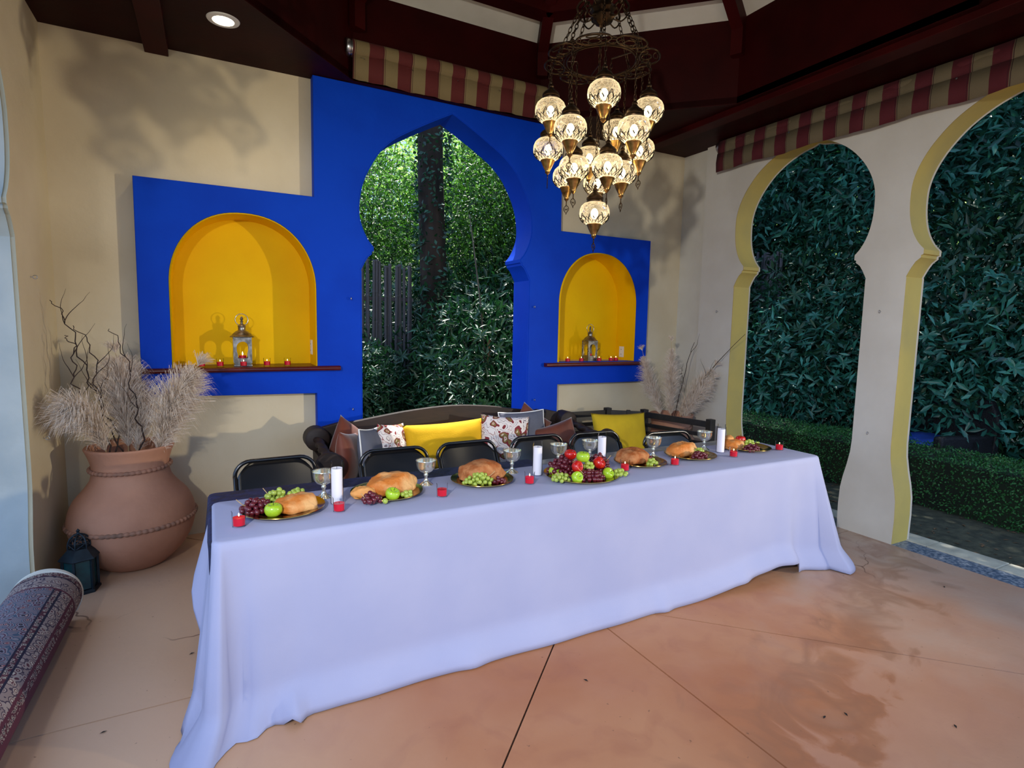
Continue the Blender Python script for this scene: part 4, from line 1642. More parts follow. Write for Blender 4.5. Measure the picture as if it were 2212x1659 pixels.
# candles, goblets
def make_votive():
    r = empty('votive_candle', (0, 0, 0))
    MB().lathe([(0, 0.0), (0.0235, 0.0), (0.0255, 0.003), (0.0275, 0.066), (0.0285, 0.068), (0.0270, 0.0685), (0.0262, 0.066), (0.0245, 0.007), (0, 0.007)], 28, caps=False).build('glass_cup', 'glass', r, smooth='auto')
    MB().lathe([(0, 0.008), (0.0238, 0.008), (0.0252, 0.040), (0.021, 0.0385), (0, 0.0385)], 24, caps=False).build('wax', 'redwax', r, smooth='auto')
    MB().tube([(0, 0, .038), (0, 0.001, .047)], 0.0008, 5).build('wick', 'wick', r)
    return r


flame_mb = MB().lathe([(0, .044), (0.0018, .046), (0.0026, .049), (0.002, .053), (0.0008, .056), (0, .058)], 10)
v0 = make_votive()
vt = tree_of(v0)
VT = [(0.079, 2.527, 'lit red votive candle in clear glass at the left end of the table', 1),
      (0.487, 2.548, 'red votive candle in front of the leftmost tall white candle', 0),
      (0.987, 2.565, 'red votive candle between second and third charger, in front of a goblet', 0),
      (1.496, 2.583, 'red votive candle between the round seeded loaf and the fruit platter', 1),
      (2.155, 2.592, 'red votive candle touching the right rim of the fruit platter', 1),
      (2.537, 2.575, 'red votive candle between fifth and sixth charger', 1),
      (3.071, 2.584, 'red votive candle in front of the rightmost tall white candle', 1),
      (3.555, 2.600, 'red votive candle alone at right end corner of the table', 1)]
flame0 = None


def put_votive(i, x, y, z, label, lit, group):
    global flame0
    o = v0 if i == 0 else copy_tree(v0, None, vt)
    o.location = (x, y, z)
    tag(o, label, 'candle', group)
    if lit:
        if flame0 is None:
            flame0 = flame_mb.build('flame', 'flame', o, smooth=True)
        else:
            f = flame0.copy()
            COL.objects.link(f)
            f.parent = o
    return o


for i, (x, y, lb, lit) in enumerate(VT):
    put_votive(i, x, y, TZ, lb, lit, 'red votive candles on the table')
NV = [(-0.065, 'leftmost red votive on the left niche sill, behind the plume'), (0.055, 'red votive on the left niche sill, second from left'),
      (0.211, 'red votive in front of the silver lantern in the left niche'), (0.374, 'red votive just right of the lantern in the left niche'),
      (0.520, 'rightmost red votive on the left niche sill')]
for i, (x, lb) in enumerate(NV):
    put_votive(1, x, 4.69 if i != 2 else 4.672, 1.2645, lb, 1, 'red votive candles in the niches').scale = (.9, .9, .9)
NV = [(3.12, 'leftmost red votive on the right niche sill'), (3.285, 'red votive left of the lantern in the right niche'),
      (3.505, 'red votive just right of the lantern in the right niche'), (3.655, 'front red votive of the pair at the right of right niche'),
      (3.735, 'rightmost red votive on the right niche sill, behind its pair')]
for i, (x, lb) in enumerate(NV):
    put_votive(1, x, 4.69 + .02 * (i == 4), 1.257, lb, 1, 'red votive candles in the niches').scale = (.9, .9, .9)

PC = [(0.501, 2.665, .206, 'tall white candle in glass near the left end, beside a goblet'),
      (1.626, 2.722, .200, 'tall white candle in glass just left of the fruit platter'),
      (2.150, 2.815, .200, 'tall white candle in glass behind the fruit platter'),
      (3.100, 2.722, .200, 'tall white candle in glass near the right end of the table')]
for x, y, h, lb in PC:
    r = empty('prayer_candle', (x, y, TZ))
    tag(r, lb, 'candle', 'tall white glass candles')
    R_ = .029
    MB().lathe([(0, 0.0), (R_ - .004, 0.0), (R_, 0.006), (R_, h - .022), (R_ - .004, h - .014), (R_ - .0045, h - .008), (R_ - .002, h), (R_ - .0045, h), (R_ - .0065, h - .012), (R_ - .002, h - .025), (R_ - .002, .008)], 28, caps=False).build('glass_sleeve', 'glass', r, smooth='auto')
    MB().lathe([(0, 0.006), (R_ - .003, 0.006), (R_ - .003, h - .034), (R_ - .006, h - .036), (0, h - .038)], 28, caps=False).build('wax', 'whitewax', r, smooth='auto')
    MB().tube([(0, 0, h - .038), (0.001, 0, h - .026)], .0009, 5).build('wick', 'wick', r)


def goblet_mb():
    pr = [(0, 0.004), (0.030, 0.0), (0.036, 0.0), (0.038, 0.004), (0.030, 0.010), (0.016, 0.018), (0.009, 0.030), (0.0075, 0.044), (0.011, 0.050), (0.0125, 0.055), (0.009, 0.060),
          (0.016, 0.066), (0.034, 0.076), (0.046, 0.092), (0.0505, 0.112), (0.0515, 0.130), (0.054, 0.133), (0.0535, 0.1345), (0.0495, 0.131), (0.048, 0.112), (0.043, 0.094), (0.030, 0.080), (0, 0.074)]
    return MB().lathe(pr, 40, caps=False)


g0 = goblet_mb().build('goblet', 'goblet', None, smooth='auto', )
GB = [(0.461, 2.785, 'silver goblet half hidden behind the leftmost tall white candle'),
      (0.984, 2.795, 'silver goblet between the second and third chargers'),
      (1.516, 2.825, 'silver goblet right of the round seeded loaf'),
      (1.860, 2.865, 'silver goblet behind the left side of the fruit platter'),
      (2.110, 2.885, 'silver goblet half hidden behind fruit platter, left of a tall candle'),
      (2.560, 2.800, 'silver goblet between the fifth and sixth chargers'),
      (3.053, 2.825, 'silver goblet just left of the rightmost tall white candle')]
for i, (x, y, lb) in enumerate(GB):
    o = g0 if i == 0 else g0.copy()
    if i:
        COL.objects.link(o)
    o.location = (x, y, TZ)
    tag(o, lb, 'goblet', 'silver goblets on the table')
o = MB().lathe([(0, 0.0), (0.020, 0.0), (0.024, 0.003), (0.028, 0.045), (0.030, 0.052), (0.028, 0.052), (0.022, 0.006), (0, .006)], 24, caps=False).build('glass_tumbler', 'glass', None, smooth='auto')
o.location = (3.585, 2.86, TZ)
tag(o, 'small clear glass tumbler at the far right corner of the table', 'glass')
grape_bunch(3.555, 2.79, TZ, .022, .014, .014, 5, 'green', 'few loose green grapes beside the small glass tumbler', 0, 33, .010, False)


# ------------------------------------------------------------------ things in the niches and on the walls
def silver_lantern(x, y, z, h, w, label, door):
    s = h / 0.385
    r = empty('silver_lantern', (x, y, z), 0)
    tag(r, label, 'lantern', 'silver lanterns in the niches')
    hw = w / 2
    MB().box((-hw, -hw, 0), (hw, hw, .012 * s)).box((-hw * .9, -hw * .9, .012 * s), (hw * .9, hw * .9, .022 * s)).build('base', 'lantern_m', r, bevel=.002)
    for i in (-1, 1):
        for j in (-1, 1):
            MB().box((i * hw * .92 - .005, j * hw * .92 - .005, .02 * s), (i * hw * .92 + .005, j * hw * .92 + .005, .212 * s)).build('corner_post', 'lantern_m', r)
    # arched side frames
    for k in range(4):
        zt, zb = .208 * s, .022 * s
        a = hw * .9
        out = [(-a, zb), (a, zb), (a, zt), (-a, zt)]
        hole = [(a * .62, zb + .035 * s), (a * .62, zb + .06 * s), (a * .75, zb + .09 * s)] + [(a * .75 * math.cos(t), zb + .115 * s + a * .75 * math.sin(t)) for t in [PI / 2 * q / 5 for q in range(6)]]
        hole = hole + [(-u, v) for u, v in reversed(hole[:-1])]
        ct, st_ = math.cos(k * PI / 2), math.sin(k * PI / 2)
        plate_obj('side_frame', out, [hole], .004, lambda u, v, w_: (u * ct - (-a + w_) * st_ * -1 * -1, u * st_ + (-a + w_) * ct, v), 'lantern_m', r)
    pr = [(hw * 1.35, .208 * s), (hw * 1.38, .214 * s), (hw * 1.15, .222 * s), (hw * 1.0, .235 * s), (hw * .72, .250 * s), (hw * .46, .258 * s), (hw * .42, .262 * s), (hw * .44, .285 * s), (hw * .48, .289 * s), (hw * .40, .296 * s), (hw * .16, .306 * s),
          (hw * .12, .316 * s), (hw * .22, .322 * s), (hw * .10, .328 * s), (hw * .2, .340 * s), (hw * .14, .352 * s), (0, .362 * s)]
    MB().lathe(pr, 20).build('domed_roof', 'lantern_m', r, smooth='auto')
    R_ = .043 * s
    MB().tube([(R_ * math.cos(t), 0, .335 * s + R_ * math.sin(t)) for t in [2 * PI * q / 28 for q in range(28)]], .0026 * s, 6, closed=True).build('ring_handle', 'chrome', r, smooth=True)
    MB().lathe([(0, .02 * s), (hw * .42, .02 * s), (hw * .42, .075 * s), (0, .075 * s)], 18).build('candle', 'redwax', r, smooth='auto')
    MB().lathe([(0, .076 * s), (.003, .082 * s), (.004, .088 * s), (0, .104 * s)], 8).build('flame', 'flame', r, smooth=True)
    if door:
        MB().lathe([(hw * .36, .02 * s), (hw * .36, .17 * s)], 20, caps=False).build('glass_chimney', 'glass', r, smooth=True)
        MB().tube([(hw * .95, -hw, .11 * s), (hw * 1.35, -hw * 1.1, .135 * s)], .003, 6).build('latch', 'twig', r)
        MB().tube([(-hw * .95, -hw, .10 * s), (-hw * 1.35, -hw * 1.2, .13 * s)], .003, 6).build('latch', 'twig', r)
    return r


silver_lantern(0.211, 4.785, 1.2645, .400, .125, 'silver metal lantern with ring handle in the large left niche', False)
silver_lantern(3.450, 4.785, 1.257, .385, .115, 'silver metal lantern with glass chimney in the smaller right niche', True)


def outlet(loc, sx, label, w=0.075, h=0.118):
    r = empty('wall_socket', loc)
    tag(r, label, 'wall socket', 'wall sockets in the niches')
    MB().box((min(0, -sx * .006), -w / 2, -h / 2), (max(0, -sx * .006), w / 2, h / 2)).build('cover_plate', 'white_plastic', r, bevel=.002)
    for dz in (-.026, .026):
        MB().box((min(-sx * .006, -sx * .0075), -.014, dz - .014), (max(-sx * .006, -sx * .0075), .014, dz + .014)).build('socket_face', 'white_plastic', r)
        for dy in (-.005, .005):
            MB().box((-sx * .0078 - .0006, dy - .0012, dz - .006), (-sx * .0078 + .0006, dy + .0012, dz + .006)).build('slot', 'socket_dark', r)
    return r


outlet((0.727, 4.86, 1.402), 1, 'white electrical plate on the right reveal of left niche', .09, .118)
outlet((3.917, 4.845, 1.348), 1, 'white electrical outlet on the right reveal of right niche', .075, .115)


def hook(loc, nrm, label):
    r = empty('eye_hook', loc)
    tag(r, label, 'hook', 'small metal eye hooks on the walls')
    n = Vector(nrm)
    t = Vector((0, 0, 1)).cross(n)
    MB().tube([Vector((0, 0, 0)) - n * .012, n * .012], .0025, 6).build('shank', 'steel', r, smooth='auto')
    c = n * .021
    MB().tube([c + n * (.010 * math.cos(q)) + Vector((0, 0, 1)) * (.010 * math.sin(q)) for q in [2 * PI * k / 14 for k in range(14)]], .0026, 6, closed=True).build('eye', 'steel', r, smooth=True)


hook((0.998, 4.648, 1.798), (0, -1, 0), 'small metal eye hook in the blue wall right of the left niche')
hook((1.004, 4.648, 0.907), (0, -1, 0), 'small metal eye hook low in the blue wall left of the arch')
hook((2.689, 4.648, 1.786), (0, -1, 0), 'small metal eye hook in blue wall between arch and right niche')
hook((2.713, 4.648, 0.906), (0, -1, 0), 'small metal eye hook low in the blue wall right of the arch')
hook((4.549, 4.128, 1.789), (-1, 0, 0), 'small metal eye hook on the pale wall left of the first arcade arch')
hook((4.549, 2.540, 1.773), (-1, 0, 0), 'small metal eye hook upper on the white arcade column')
hook((4.549, 2.551, 0.826), (-1, 0, 0), 'small metal eye hook lower on the white arcade column')
hook((-0.899, 4.184, 1.834), (1, 0, 0), 'small metal eye hook upper on the cream left wall')
hook((-0.899, 4.225, 0.889), (1, 0, 0), 'small metal eye hook lower on the cream left wall')

# ------------------------------------------------------------------ terracotta jars
JP = [(0.0, 0.012), (0.12, 0.0), (0.165, 0.004), (0.205, 0.03), (0.275, 0.10), (0.328, 0.19), (0.352, 0.28), (0.355, 0.335), (0.342, 0.40), (0.315, 0.46), (0.262, 0.525), (0.228, 0.575),
      (0.216, 0.615), (0.213, 0.650), (0.216, 0.69), (0.232, 0.745), (0.246, 0.780), (0.247, 0.790), (0.236, 0.796), (0.220, 0.785), (0.198, 0.73), (0.188, 0.65), (0.195, 0.60), (0.23, 0.54), (0.25, 0.5), (0, 0.46)]


def rope_band(R_, z, tilt, n, r0):
    pts, rs = [], []
    m = n * 6
    mb = MB()
    P = []
    for i in range(m):
        t = 2 * PI * i / m
        P.append(Vector((R_ * math.cos(t), R_ * math.sin(t), z + tilt * math.sin(t * 1 + .6))))
    mb.tube(P, 1.0, 8, closed=True)
    # swell into finger-pressed scallops
    for i in range(m):
        rr = r0 * (0.72 + 0.38 * abs(math.sin(PI * i / 6)))
        for k in range(8):
            v = Vector(mb.v[i * 8 + k]) - P[i]
            mb.v[i * 8 + k] = tuple(P[i] + v.normalized() * rr)
    return mb


jar = empty('terracotta_jar', (-0.485, 4.345, 0.0), 0)
tag(jar, 'large bellied terracotta jar in the left corner holding pampas grass', 'jar', 'terracotta jars')
cat_ = catmull([(r_, 0, z_) for r_, z_ in JP[1:-1]], 3)
MB().lathe([(0, .012)] + [(v.x, v.z) for v in cat_] + [(0, .46)], 56, caps=False).build('body', 'terracotta', jar, smooth=True)
rope_band(0.221, 0.655, 0.004, 46, 0.013).build('neck_rope_band', 'rope_clay', jar, smooth=True)
rope_band(0.356, 0.315, 0.006, 70, 0.014).build('belly_rope_band', 'rope_clay', jar, smooth=True)
dup(jar, (4.165, 4.315, 0), 2.0, 'terracotta jar in the right corner behind the black slatted bench', scale=(.9, .9, .93))


# ------------------------------------------------------------------ pampas grass and willow twigs
def pampas(name_label, pts, rad, n, seed, group):
    rnd = random.Random(seed)
    base = Vector(pts[0])
    root = empty('pampas_plume', base)
    tag(root, name_label, 'dried grass', group)
    P = catmull([Vector(p) - base for p in pts], 8)
    L = len(P)
    MB().tube(P, lambda t: .0045 * (1 - .75 * t), 6).build('stem', 'stem', root, smooth=True)
    mb = MB()
    start = 0.26
    for i in range(n):
        t = start + (1 - start) * rnd.random() ** 0.9
        f = t * (L - 1)
        k = min(int(f), L - 2)
        p = P[k].lerp(P[k + 1], f - k)
        d = (P[k + 1] - P[k]).normalized()
        env = math.sin(min(1, (t - start) / (1 - start) * 1.05 + .10) * PI) ** 0.55 if t < .97 else .35
        a = rnd.uniform(0, 2 * PI)
        s = Vector((math.cos(a), math.sin(a), 0))
        s = (s - d * s.dot(d)).normalized()
        ln = rad * env * rnd.uniform(.6, 1.6) * 1.35
        e = (d * rnd.uniform(.7, 1.15) + s * rnd.uniform(.25, .75)).normalized()
        q1 = p + e * ln * .55
        q2 = q1 + (e + Vector((0, 0, -.45))).normalized() * ln * .45
        q3 = q2 + (e * .6 + Vector((0, 0, -1.0))).normalized() * ln * .28
        wv = e.cross(Vector((rnd.uniform(-1, 1), rnd.uniform(-1, 1), rnd.uniform(-1, 1)))).normalized() * rnd.uniform(.0008, .0018)
        mb.add([p - wv, p + wv, q1 + wv, q1 - wv, q2 + wv * .6, q2 - wv * .6, q3], [(0, 1, 2, 3), (3, 2, 4, 5), (5, 4, 6)])
    o = mb.build('plume', 'pampas', root)
    o['kind'] = 'stuff'
    return root


GL = 'pampas plumes in the left jar'
GR = 'pampas plumes in the right jar'
pampas('upright broad pampas plume in the middle of the left jar', [(-.49, 4.36, .50), (-.50, 4.37, .85), (-.515, 4.39, 1.10), (-.545, 4.40, 1.40)], .135, 3800, 1, GL)
pampas('second upright pampas plume just right of centre in left jar', [(-.46, 4.33, .50), (-.44, 4.33, .8), (-.40, 4.36, 1.0), (-.41, 4.40, 1.16)], .085, 1500, 2, GL)
pampas('short pampas plume drooping left out of the left jar', [(-.56, 4.33, .50), (-.62, 4.26, .84), (-.69, 4.16, 1.00), (-.745, 4.03, 1.10)], .13, 3000, 3, GL)
pampas('silvery pampas plume leaning right toward the left niche', [(-.40, 4.28, .50), (-.30, 4.22, .82), (-.22, 4.16, 1.06), (-.07, 4.12, 1.33)], .135, 3800, 4, GL)
pampas('left pampas plume in the right jar, against the blue wall edge', [(4.12, 4.33, .50), (4.03, 4.36, .80), (3.93, 4.40, 1.06), (3.83, 4.42, 1.40)], .085, 2000, 5, GR)
pampas('upright middle pampas plume in the right jar', [(4.15, 4.30, .50), (4.12, 4.28, .80), (4.08, 4.25, 1.10), (4.04, 4.23, 1.50)], .085, 2000, 6, GR)
pampas('pampas plume leaning right in the right jar', [(4.19, 4.28, .50), (4.23, 4.22, .78), (4.32, 4.12, 1.00), (4.42, 4.00, 1.26)], .10, 2400, 7, GR)
pampas('second right leaning pampas plume in front of the pale wall', [(4.18, 4.25, .50), (4.20, 4.15, .75), (4.27, 4.05, .95), (4.36, 3.95, 1.14)], .085, 1500, 8, GR)


def twig(label, pts, seed, group, forks=4, r0=.005):
    rnd = random.Random(seed)
    base = Vector(pts[0])
    root = empty('willow_twig', base)
    tag(root, label, 'twig', group)
    P = catmull([Vector(p) - base for p in pts], 9)
    Q = []
    for i, p in enumerate(P):
        w = .012 * math.sin(i * .9 + seed) + .007 * math.sin(i * 1.9 + seed * 2)
        Q.append(p + Vector((w, w * .7, 0)))
    MB().tube(Q, lambda t: r0 * (1 - .75 * t) + .0008, 6).build('branch', 'twig', root, smooth=True)
    for k in range(forks):
        i = int(len(Q) * rnd.uniform(.35, .85))
        d = (Q[min(i + 1, len(Q) - 1)] - Q[i - 1]).normalized()
        a = rnd.uniform(-1, 1)
        pp = [Q[i]]
        v = (d + Vector((a, .3 * rnd.uniform(-1, 1), 0)) * .7).normalized()
        for j in range(7):
            v = (v + Vector((rnd.uniform(-.4, .4), rnd.uniform(-.3, .3), .18))).normalized()
            pp.append(pp[-1] + v * .032)
        MB().tube(catmull(pp, 3), lambda t: .0022 * (1 - t) + .0006, 5).build('side_twig', 'twig', root, smooth=True)


TL = 'curly willow twigs in the left jar'
twig('tallest curly twig leaning left in the left jar', [(-.50, 4.33, .50), (-.53, 4.33, .80), (-.632, 4.33, 1.077), (-.70, 4.33, 1.312), (-.765, 4.33, 1.567), (-.838, 4.33, 1.709)], 3, TL)
twig('curly twig with a pale tip, rightmost in the left jar', [(-.45, 4.31, .50), (-.41, 4.28, .80), (-.435, 4.25, 1.068), (-.475, 4.25, 1.367), (-.545, 4.25, 1.542)], 4, TL, 3)
twig('curly twig second from left in the left jar', [(-.53, 4.33, .50), (-.56, 4.31, .80), (-.629, 4.28, 1.135), (-.64, 4.27, 1.397), (-.725, 4.25, 1.56)], 5, TL)
twig('curly twig bending far left low in the left jar', [(-.56, 4.33, .50), (-.60, 4.28, .84), (-.691, 4.25, 1.079), (-.74, 4.25, 1.227), (-.73, 4.25, 1.426), (-.779, 4.25, 1.50)], 6, TL)
TR = 'curly willow twigs in the right jar'
twig('upright dark curly twig in the right jar', [(4.17, 4.32, .50), (4.23, 4.30, .85), (4.28, 4.28, 1.10), (4.33, 4.28, 1.30), (4.40, 4.28, 1.47)], 7, TR, 3)
twig('long thin twig reaching right over the khaki arch lining', [(4.19, 4.30, .50), (4.30, 4.18, .85), (4.36, 4.05, 1.15), (4.44, 3.92, 1.36), (4.50, 3.74, 1.57)], 8, TR, 2)

# ------------------------------------------------------------------ floor lantern and rolled rug
fl_ = empty('hexagonal_lantern', (-0.725, 4.02, 0), 0.35)
tag(fl_, 'dark blue iron hexagonal lantern with teal glass on floor before the jar', 'lantern')
HR = .088
hexp = lambda r, z, off=0: [(r * math.cos(PI / 3 * k + off), r * math.sin(PI / 3 * k + off), z) for k in range(6)]
MB().lathe([(0, 0), (HR * 1.12, 0), (HR * 1.12, .012), (HR, .02), (0, .02)], 6).build('base', 'teal_m', fl_)
for k in range(6):
    p = hexp(HR * .97, 0)[k]
    MB().beam((p[0], p[1], .018), (p[0], p[1], .205), .012, .012, (p[0], p[1], 0)).build('corner_bar', 'teal_m', fl_)
    a, b = hexp(HR * .9, 0)[k], hexp(HR * .9, 0)[(k + 1) % 6]
    mb = MB()
    nn = 10
    vs = []
    for i in range(nn + 1):
        t = .06 + .88 * i / nn
        x, y_ = a[0] + (b[0] - a[0]) * t, a[1] + (b[1] - a[1]) * t
        bump = 1 + .012 * (i % 2)
        vs += [(x * bump, y_ * bump, .024), (x * bump, y_ * bump, .198)]
    mb.add(vs, [(2 * i, 2 * i + 2, 2 * i + 3, 2 * i + 1) for i in range(nn)]).build('glass_pane', 'teal_g', fl_, smooth=True)
MB().lathe([(HR * 1.12, .200), (HR * 1.18, .206), (HR * 1.14, .212), (HR * .62, .262), (0, .262)], 6).build('eave', 'teal_m', fl_)
dm = MB()
for k in range(6):
    p0, p1, p2, p3 = hexp(HR * .62, .262)[k], hexp(HR * .60, .295)[k], hexp(HR * .42, .330)[k], (0, 0, .348)
    dm.tube(catmull([p0, p1, p2, p3], 4), .004, 5)
    q0, q1 = hexp(HR * .62, .262)[(k + 1) % 6], hexp(HR * .60, .295)[(k + 1) % 6]
    dm.tube([p0, q1], .0025, 4).tube([q0, p1], .0025, 4)
    q2 = hexp(HR * .42, .330)[(k + 1) % 6]
    dm.tube([p1, q1], .003, 4).tube([p1, q2], .0022, 4).tube([q1, p2], .0022, 4).tube([p2, q2], .003, 4)
dm.build('openwork_dome', 'teal_m', fl_)
MB().lathe([(0, .345), (.010, .348), (.006, .356), (.011, .364), (0, .378)], 10).build('finial', 'teal_m', fl_, smooth='auto')
MB().lathe([(0, .02), (.024, .02), (.024, .095), (0, .097)], 16).build('candle', 'green_w', fl_, smooth='auto')


def rug():
    r = empty('rolled_rug', (-0.80, 3.60, 0.150), 0)
    tag(r, 'persian patterned rug rolled up on the floor in the lower left corner', 'rug')
    n, m_ = 72, 30
    L = 2.3
    vs, uvs, fs = [], [], []
    for j in range(m_ + 1):
        v = j / m_
        for i in range(n + 1):
            u = i / n
            a = PI * .5 + 2 * PI * u      # seam hidden at the bottom-left
            R_ = .147 * (1 + .02 * math.sin(3 * a + v * 3) + .012 * math.sin(v * 11 + a)) - .004 * v
            x = R_ * math.cos(a) * 1.04 - 0.045 * v
            z = R_ * math.sin(a) * (0.98)
            vs.append((x, -L * v, max(z, -.149)))
            uvs.append(((u + .35) % 1.0001 if False else u, v * L / .92))
    for j in range(m_):
        for i in range(n):
            a = j * (n + 1) + i
            fs.append((a, a + 1, a + n + 2, a + n + 1))
    me = bpy.data.meshes.new('pile')
    me.from_pydata(vs, [], fs)
    uvl = me.uv_layers.new(name='UVMap')
    for p in me.polygons:
        p.use_smooth = True
        for li in p.loop_indices:
            u, v = uvs[me.loops[li].vertex_index]
            # angle as seen: 0 at the top, growing towards the room side
            uvl.data[li].uv = ((1 - u + .5) % 1.0 if False else (1 - u), v)
    me.materials.append(MT['rug'])
    o = bpy.data.objects.new('pile', me)
    COL.objects.link(o)
    o.parent = r
    # cream binding and the spiral of layers at the end
    e = MB()
    e.lathe([(.149, -.002), (.1545, .0), (.1545, .024), (.149, .028), (.130, .028), (.128, .0)], 56, (0, 0, 0), 'y')
    e.build('binding', 'rug_edge', r, smooth='auto')
    sp = []
    for i in range(150):
        t = i / 149 * 2 * PI * 5
        rr = .020 + .110 * i / 149
        sp.append((rr * math.cos(t), .012, rr * math.sin(t)))
    MB().tube(sp, .008, 6).build('rolled_layers', 'rug_back', r, smooth=True)
    return r


rug()
o = MB().box((-1.12, 2.0, 0.0), (-.955, 3.55, .016)).build('doormat', 'rug_back', None, bevel=.003)
tag(o, 'dark blue woven mat lying beside the rolled rug at the left edge', 'mat')

# ------------------------------------------------------------------ carved daybed with cushions
db = empty('carved_daybed', (0, 0, 0))
tag(db, 'dark carved wooden daybed with curved back below the blue arch', 'daybed')
top = catmull([(0.86, .815, 0), (0.90, .840, 0), (0.93, .836, 0), (0.99, .838, 0), (1.18, .866, 0), (1.45, .900, 0), (1.80, .922, 0), (2.15, .900, 0), (2.40, .862, 0), (2.60, .838, 0), (2.66, .842, 0), (2.72, .812, 0)], 4)
outl = [(v.x, v.y) for v in top] + [(2.80, .76), (2.86, .70), (2.86, .30), (0.74, .30), (0.74, .70), (0.80, .76)]
plate_obj('backrest', outl, [], .05, lambda u, v, w: (u, 4.47 + w, v), 'darkwood', db, bevel=.008)
MB().box((0.70, 3.80, .30), (2.90, 4.48, .37)).build('seat_frame', 'darkwood', db, bevel=.01)
MB().box((0.76, 3.84, .37), (2.84, 4.44, .45)).build('seat_pad', 'pil_grey', db, bevel=.02)
for x in (0.74, 2.86):
    for y_ in (3.84, 4.44):
        MB().lathe([(0, 0), (.028, 0), (.034, .03), (.024, .06), (.036, .14), (.030, .22), (.04, .30), (0, .30)], 14, (x, y_, 0)).build('leg', 'darkwood', db, smooth='auto')
for sx_, xc in ((-1, 0.68), (1, 2.92)):
    MB().lathe([(0, 3.74), (.088, 3.74), (.095, 3.75), (.095, 3.775), (.082, 3.79), (.06, 3.80), (0, 3.81)], 26, (xc - .02 * (sx_ < 0), 0, .668), 'y').build('arm_scroll', 'darkwood', db, smooth='auto')
    MB().lathe([(0, 4.33), (.075, 4.33), (.088, 4.34), (.088, 4.47), (.07, 4.49), (0, 4.49)], 26, (xc, 0, .735), 'y').build('back_scroll', 'darkwood', db, smooth='auto')
    rp_ = MB()
    rp_.lathe([(.030, 3.80 + .54 * i / 60) for i in range(61)], 20, (0, 0, 0), 'y')
    rp_.v = [(xc + (x * math.cos(y_ * 26) - z * math.sin(y_ * 26)) * (1 + .22 * math.cos(2 * (math.atan2(z, x)))), y_, .67 + .06 * (y_ - 3.8) / .54 + (x * math.sin(y_ * 26) + z * math.cos(y_ * 26)) * (1 + .22 * math.cos(2 * math.atan2(z, x)))) for x, y_, z in rp_.v]
    rp_.build('twisted_rail', 'darkwood', db, smooth=True)
    MB().box((xc - .02, 3.80, .37), (xc + .02, 4.45, .64)).build('arm_panel', 'darkwood', db, bevel=.006)
    MB().beam((xc, 4.46, .745), (xc + sx_ * -.20, 4.465, .79), .05, .10).build('back_shoulder', 'darkwood', db, bevel=.01)


def cushion(x, y, z, w, h, d, m, label, rx=-0.30, rz=0.0, ry=0.0, piping=False, pts=1.0, edge=None):
    b = MB()
    n = 22
    vs = []
    def P(u, v, s):
        # pillow outline pinched between sharp corners
        pu = u * (1 - .10 * (1 - abs(v)) * 0 - .055 * (1 - v * v) * abs(u) ** 3)
        pv = v * (1 - .075 * (1 - u * u) * abs(v) ** 3)
        t = ((1 - abs(u) ** 2.6) * (1 - abs(v) ** 2.6)) ** .55
        wob = .006 * noise.noise(Vector((u * 3 + x * 9, v * 3, s)))
        return (pu * w / 2, s * t * d / 2 + wob * t, pv * h / 2)
    for s in (-1, 1):
        o_ = len(vs)
        for j in range(n + 1):
            for i in range(n + 1):
                vs.append(P(-1 + 2 * i / n, -1 + 2 * j / n, s))
    fs = []
    N2_ = (n + 1) ** 2
    for k, s in enumerate((-1, 1)):
        for j in range(n):
            for i in range(n):
                a = k * N2_ + j * (n + 1) + i
                q = (a, a + 1, a + n + 2, a + n + 1)
                fs.append(q if s < 0 else tuple(reversed(q)))
    b.add(vs, fs)
    o = b.build('cushion', m, None, smooth=True)
    wd = o.modifiers.new('w', 'WELD')
    wd.merge_threshold = .0006
    o.location = (x, y, z)
    o.rotation_euler = (rx, ry, rz)
    tag(o, label, 'cushion', 'cushions on the daybed and bench')
    if piping:
        pp = []
        for i in range(n + 1):
            pp.append(P(-1 + 2 * i / n, -1, 1))
        for j in range(1, n + 1):
            pp.append(P(1, -1 + 2 * j / n, 1))
        for i in range(1, n + 1):
            pp.append(P(1 - 2 * i / n, 1, 1))
        for j in range(1, n):
            pp.append(P(-1, 1 - 2 * j / n, 1))
        MB().tube(pp, .0055, 6, closed=True).build('piping', 'piping', o, smooth=True)
    return o


cushion(0.845, 4.02, .635, .40, .40, .15, 'pil_brown', 'brown velvet cushion at left end of the daybed', -.10, 1.05, .2)
cushion(0.90, 4.27, .675, .36, .36, .14, 'pil_brown', 'dark brown cushion behind, its corner showing above the left arm', -.3, .45, .65)
cushion(1.015, 4.05, .640, .42, .42, .14, 'pil_grey', 'slate cushion with white piping left of the yellow one', -.12, .95, .12, piping=True)
cushion(1.205, 4.17, .660, .38, .38, .13, 'paisley', 'white patterned cushion left of the yellow lumbar cushion', -.2, .75, .14)
cushion(1.640, 4.18, .645, .68, .38, .15, 'pil_yellow', 'long bright yellow lumbar cushion in the middle of the daybed', -.25, -.02, -.03)
cushion(2.145, 4.13, .645, .44, .44, .14, 'paisley', 'white cushion with red scrolls right of the yellow lumbar cushion', -.25, -.1, .10)
cushion(2.390, 4.25, .660, .44, .42, .13, 'pil_grey', 'slate cushion with white piping behind the right patterned one', -.25, -.05, -.02, piping=True)
cushion(2.660, 4.12, .600, .38, .34, .13, 'pil_brown', 'rust brown velvet cushion at the right end of the daybed', -.2, -.3, -.3)
cushion(2.520, 4.36, .69, .36, .34, .10, 'pil_brown', 'dark brown cushion behind the slate one near the right arm', -.15, 0, .6)

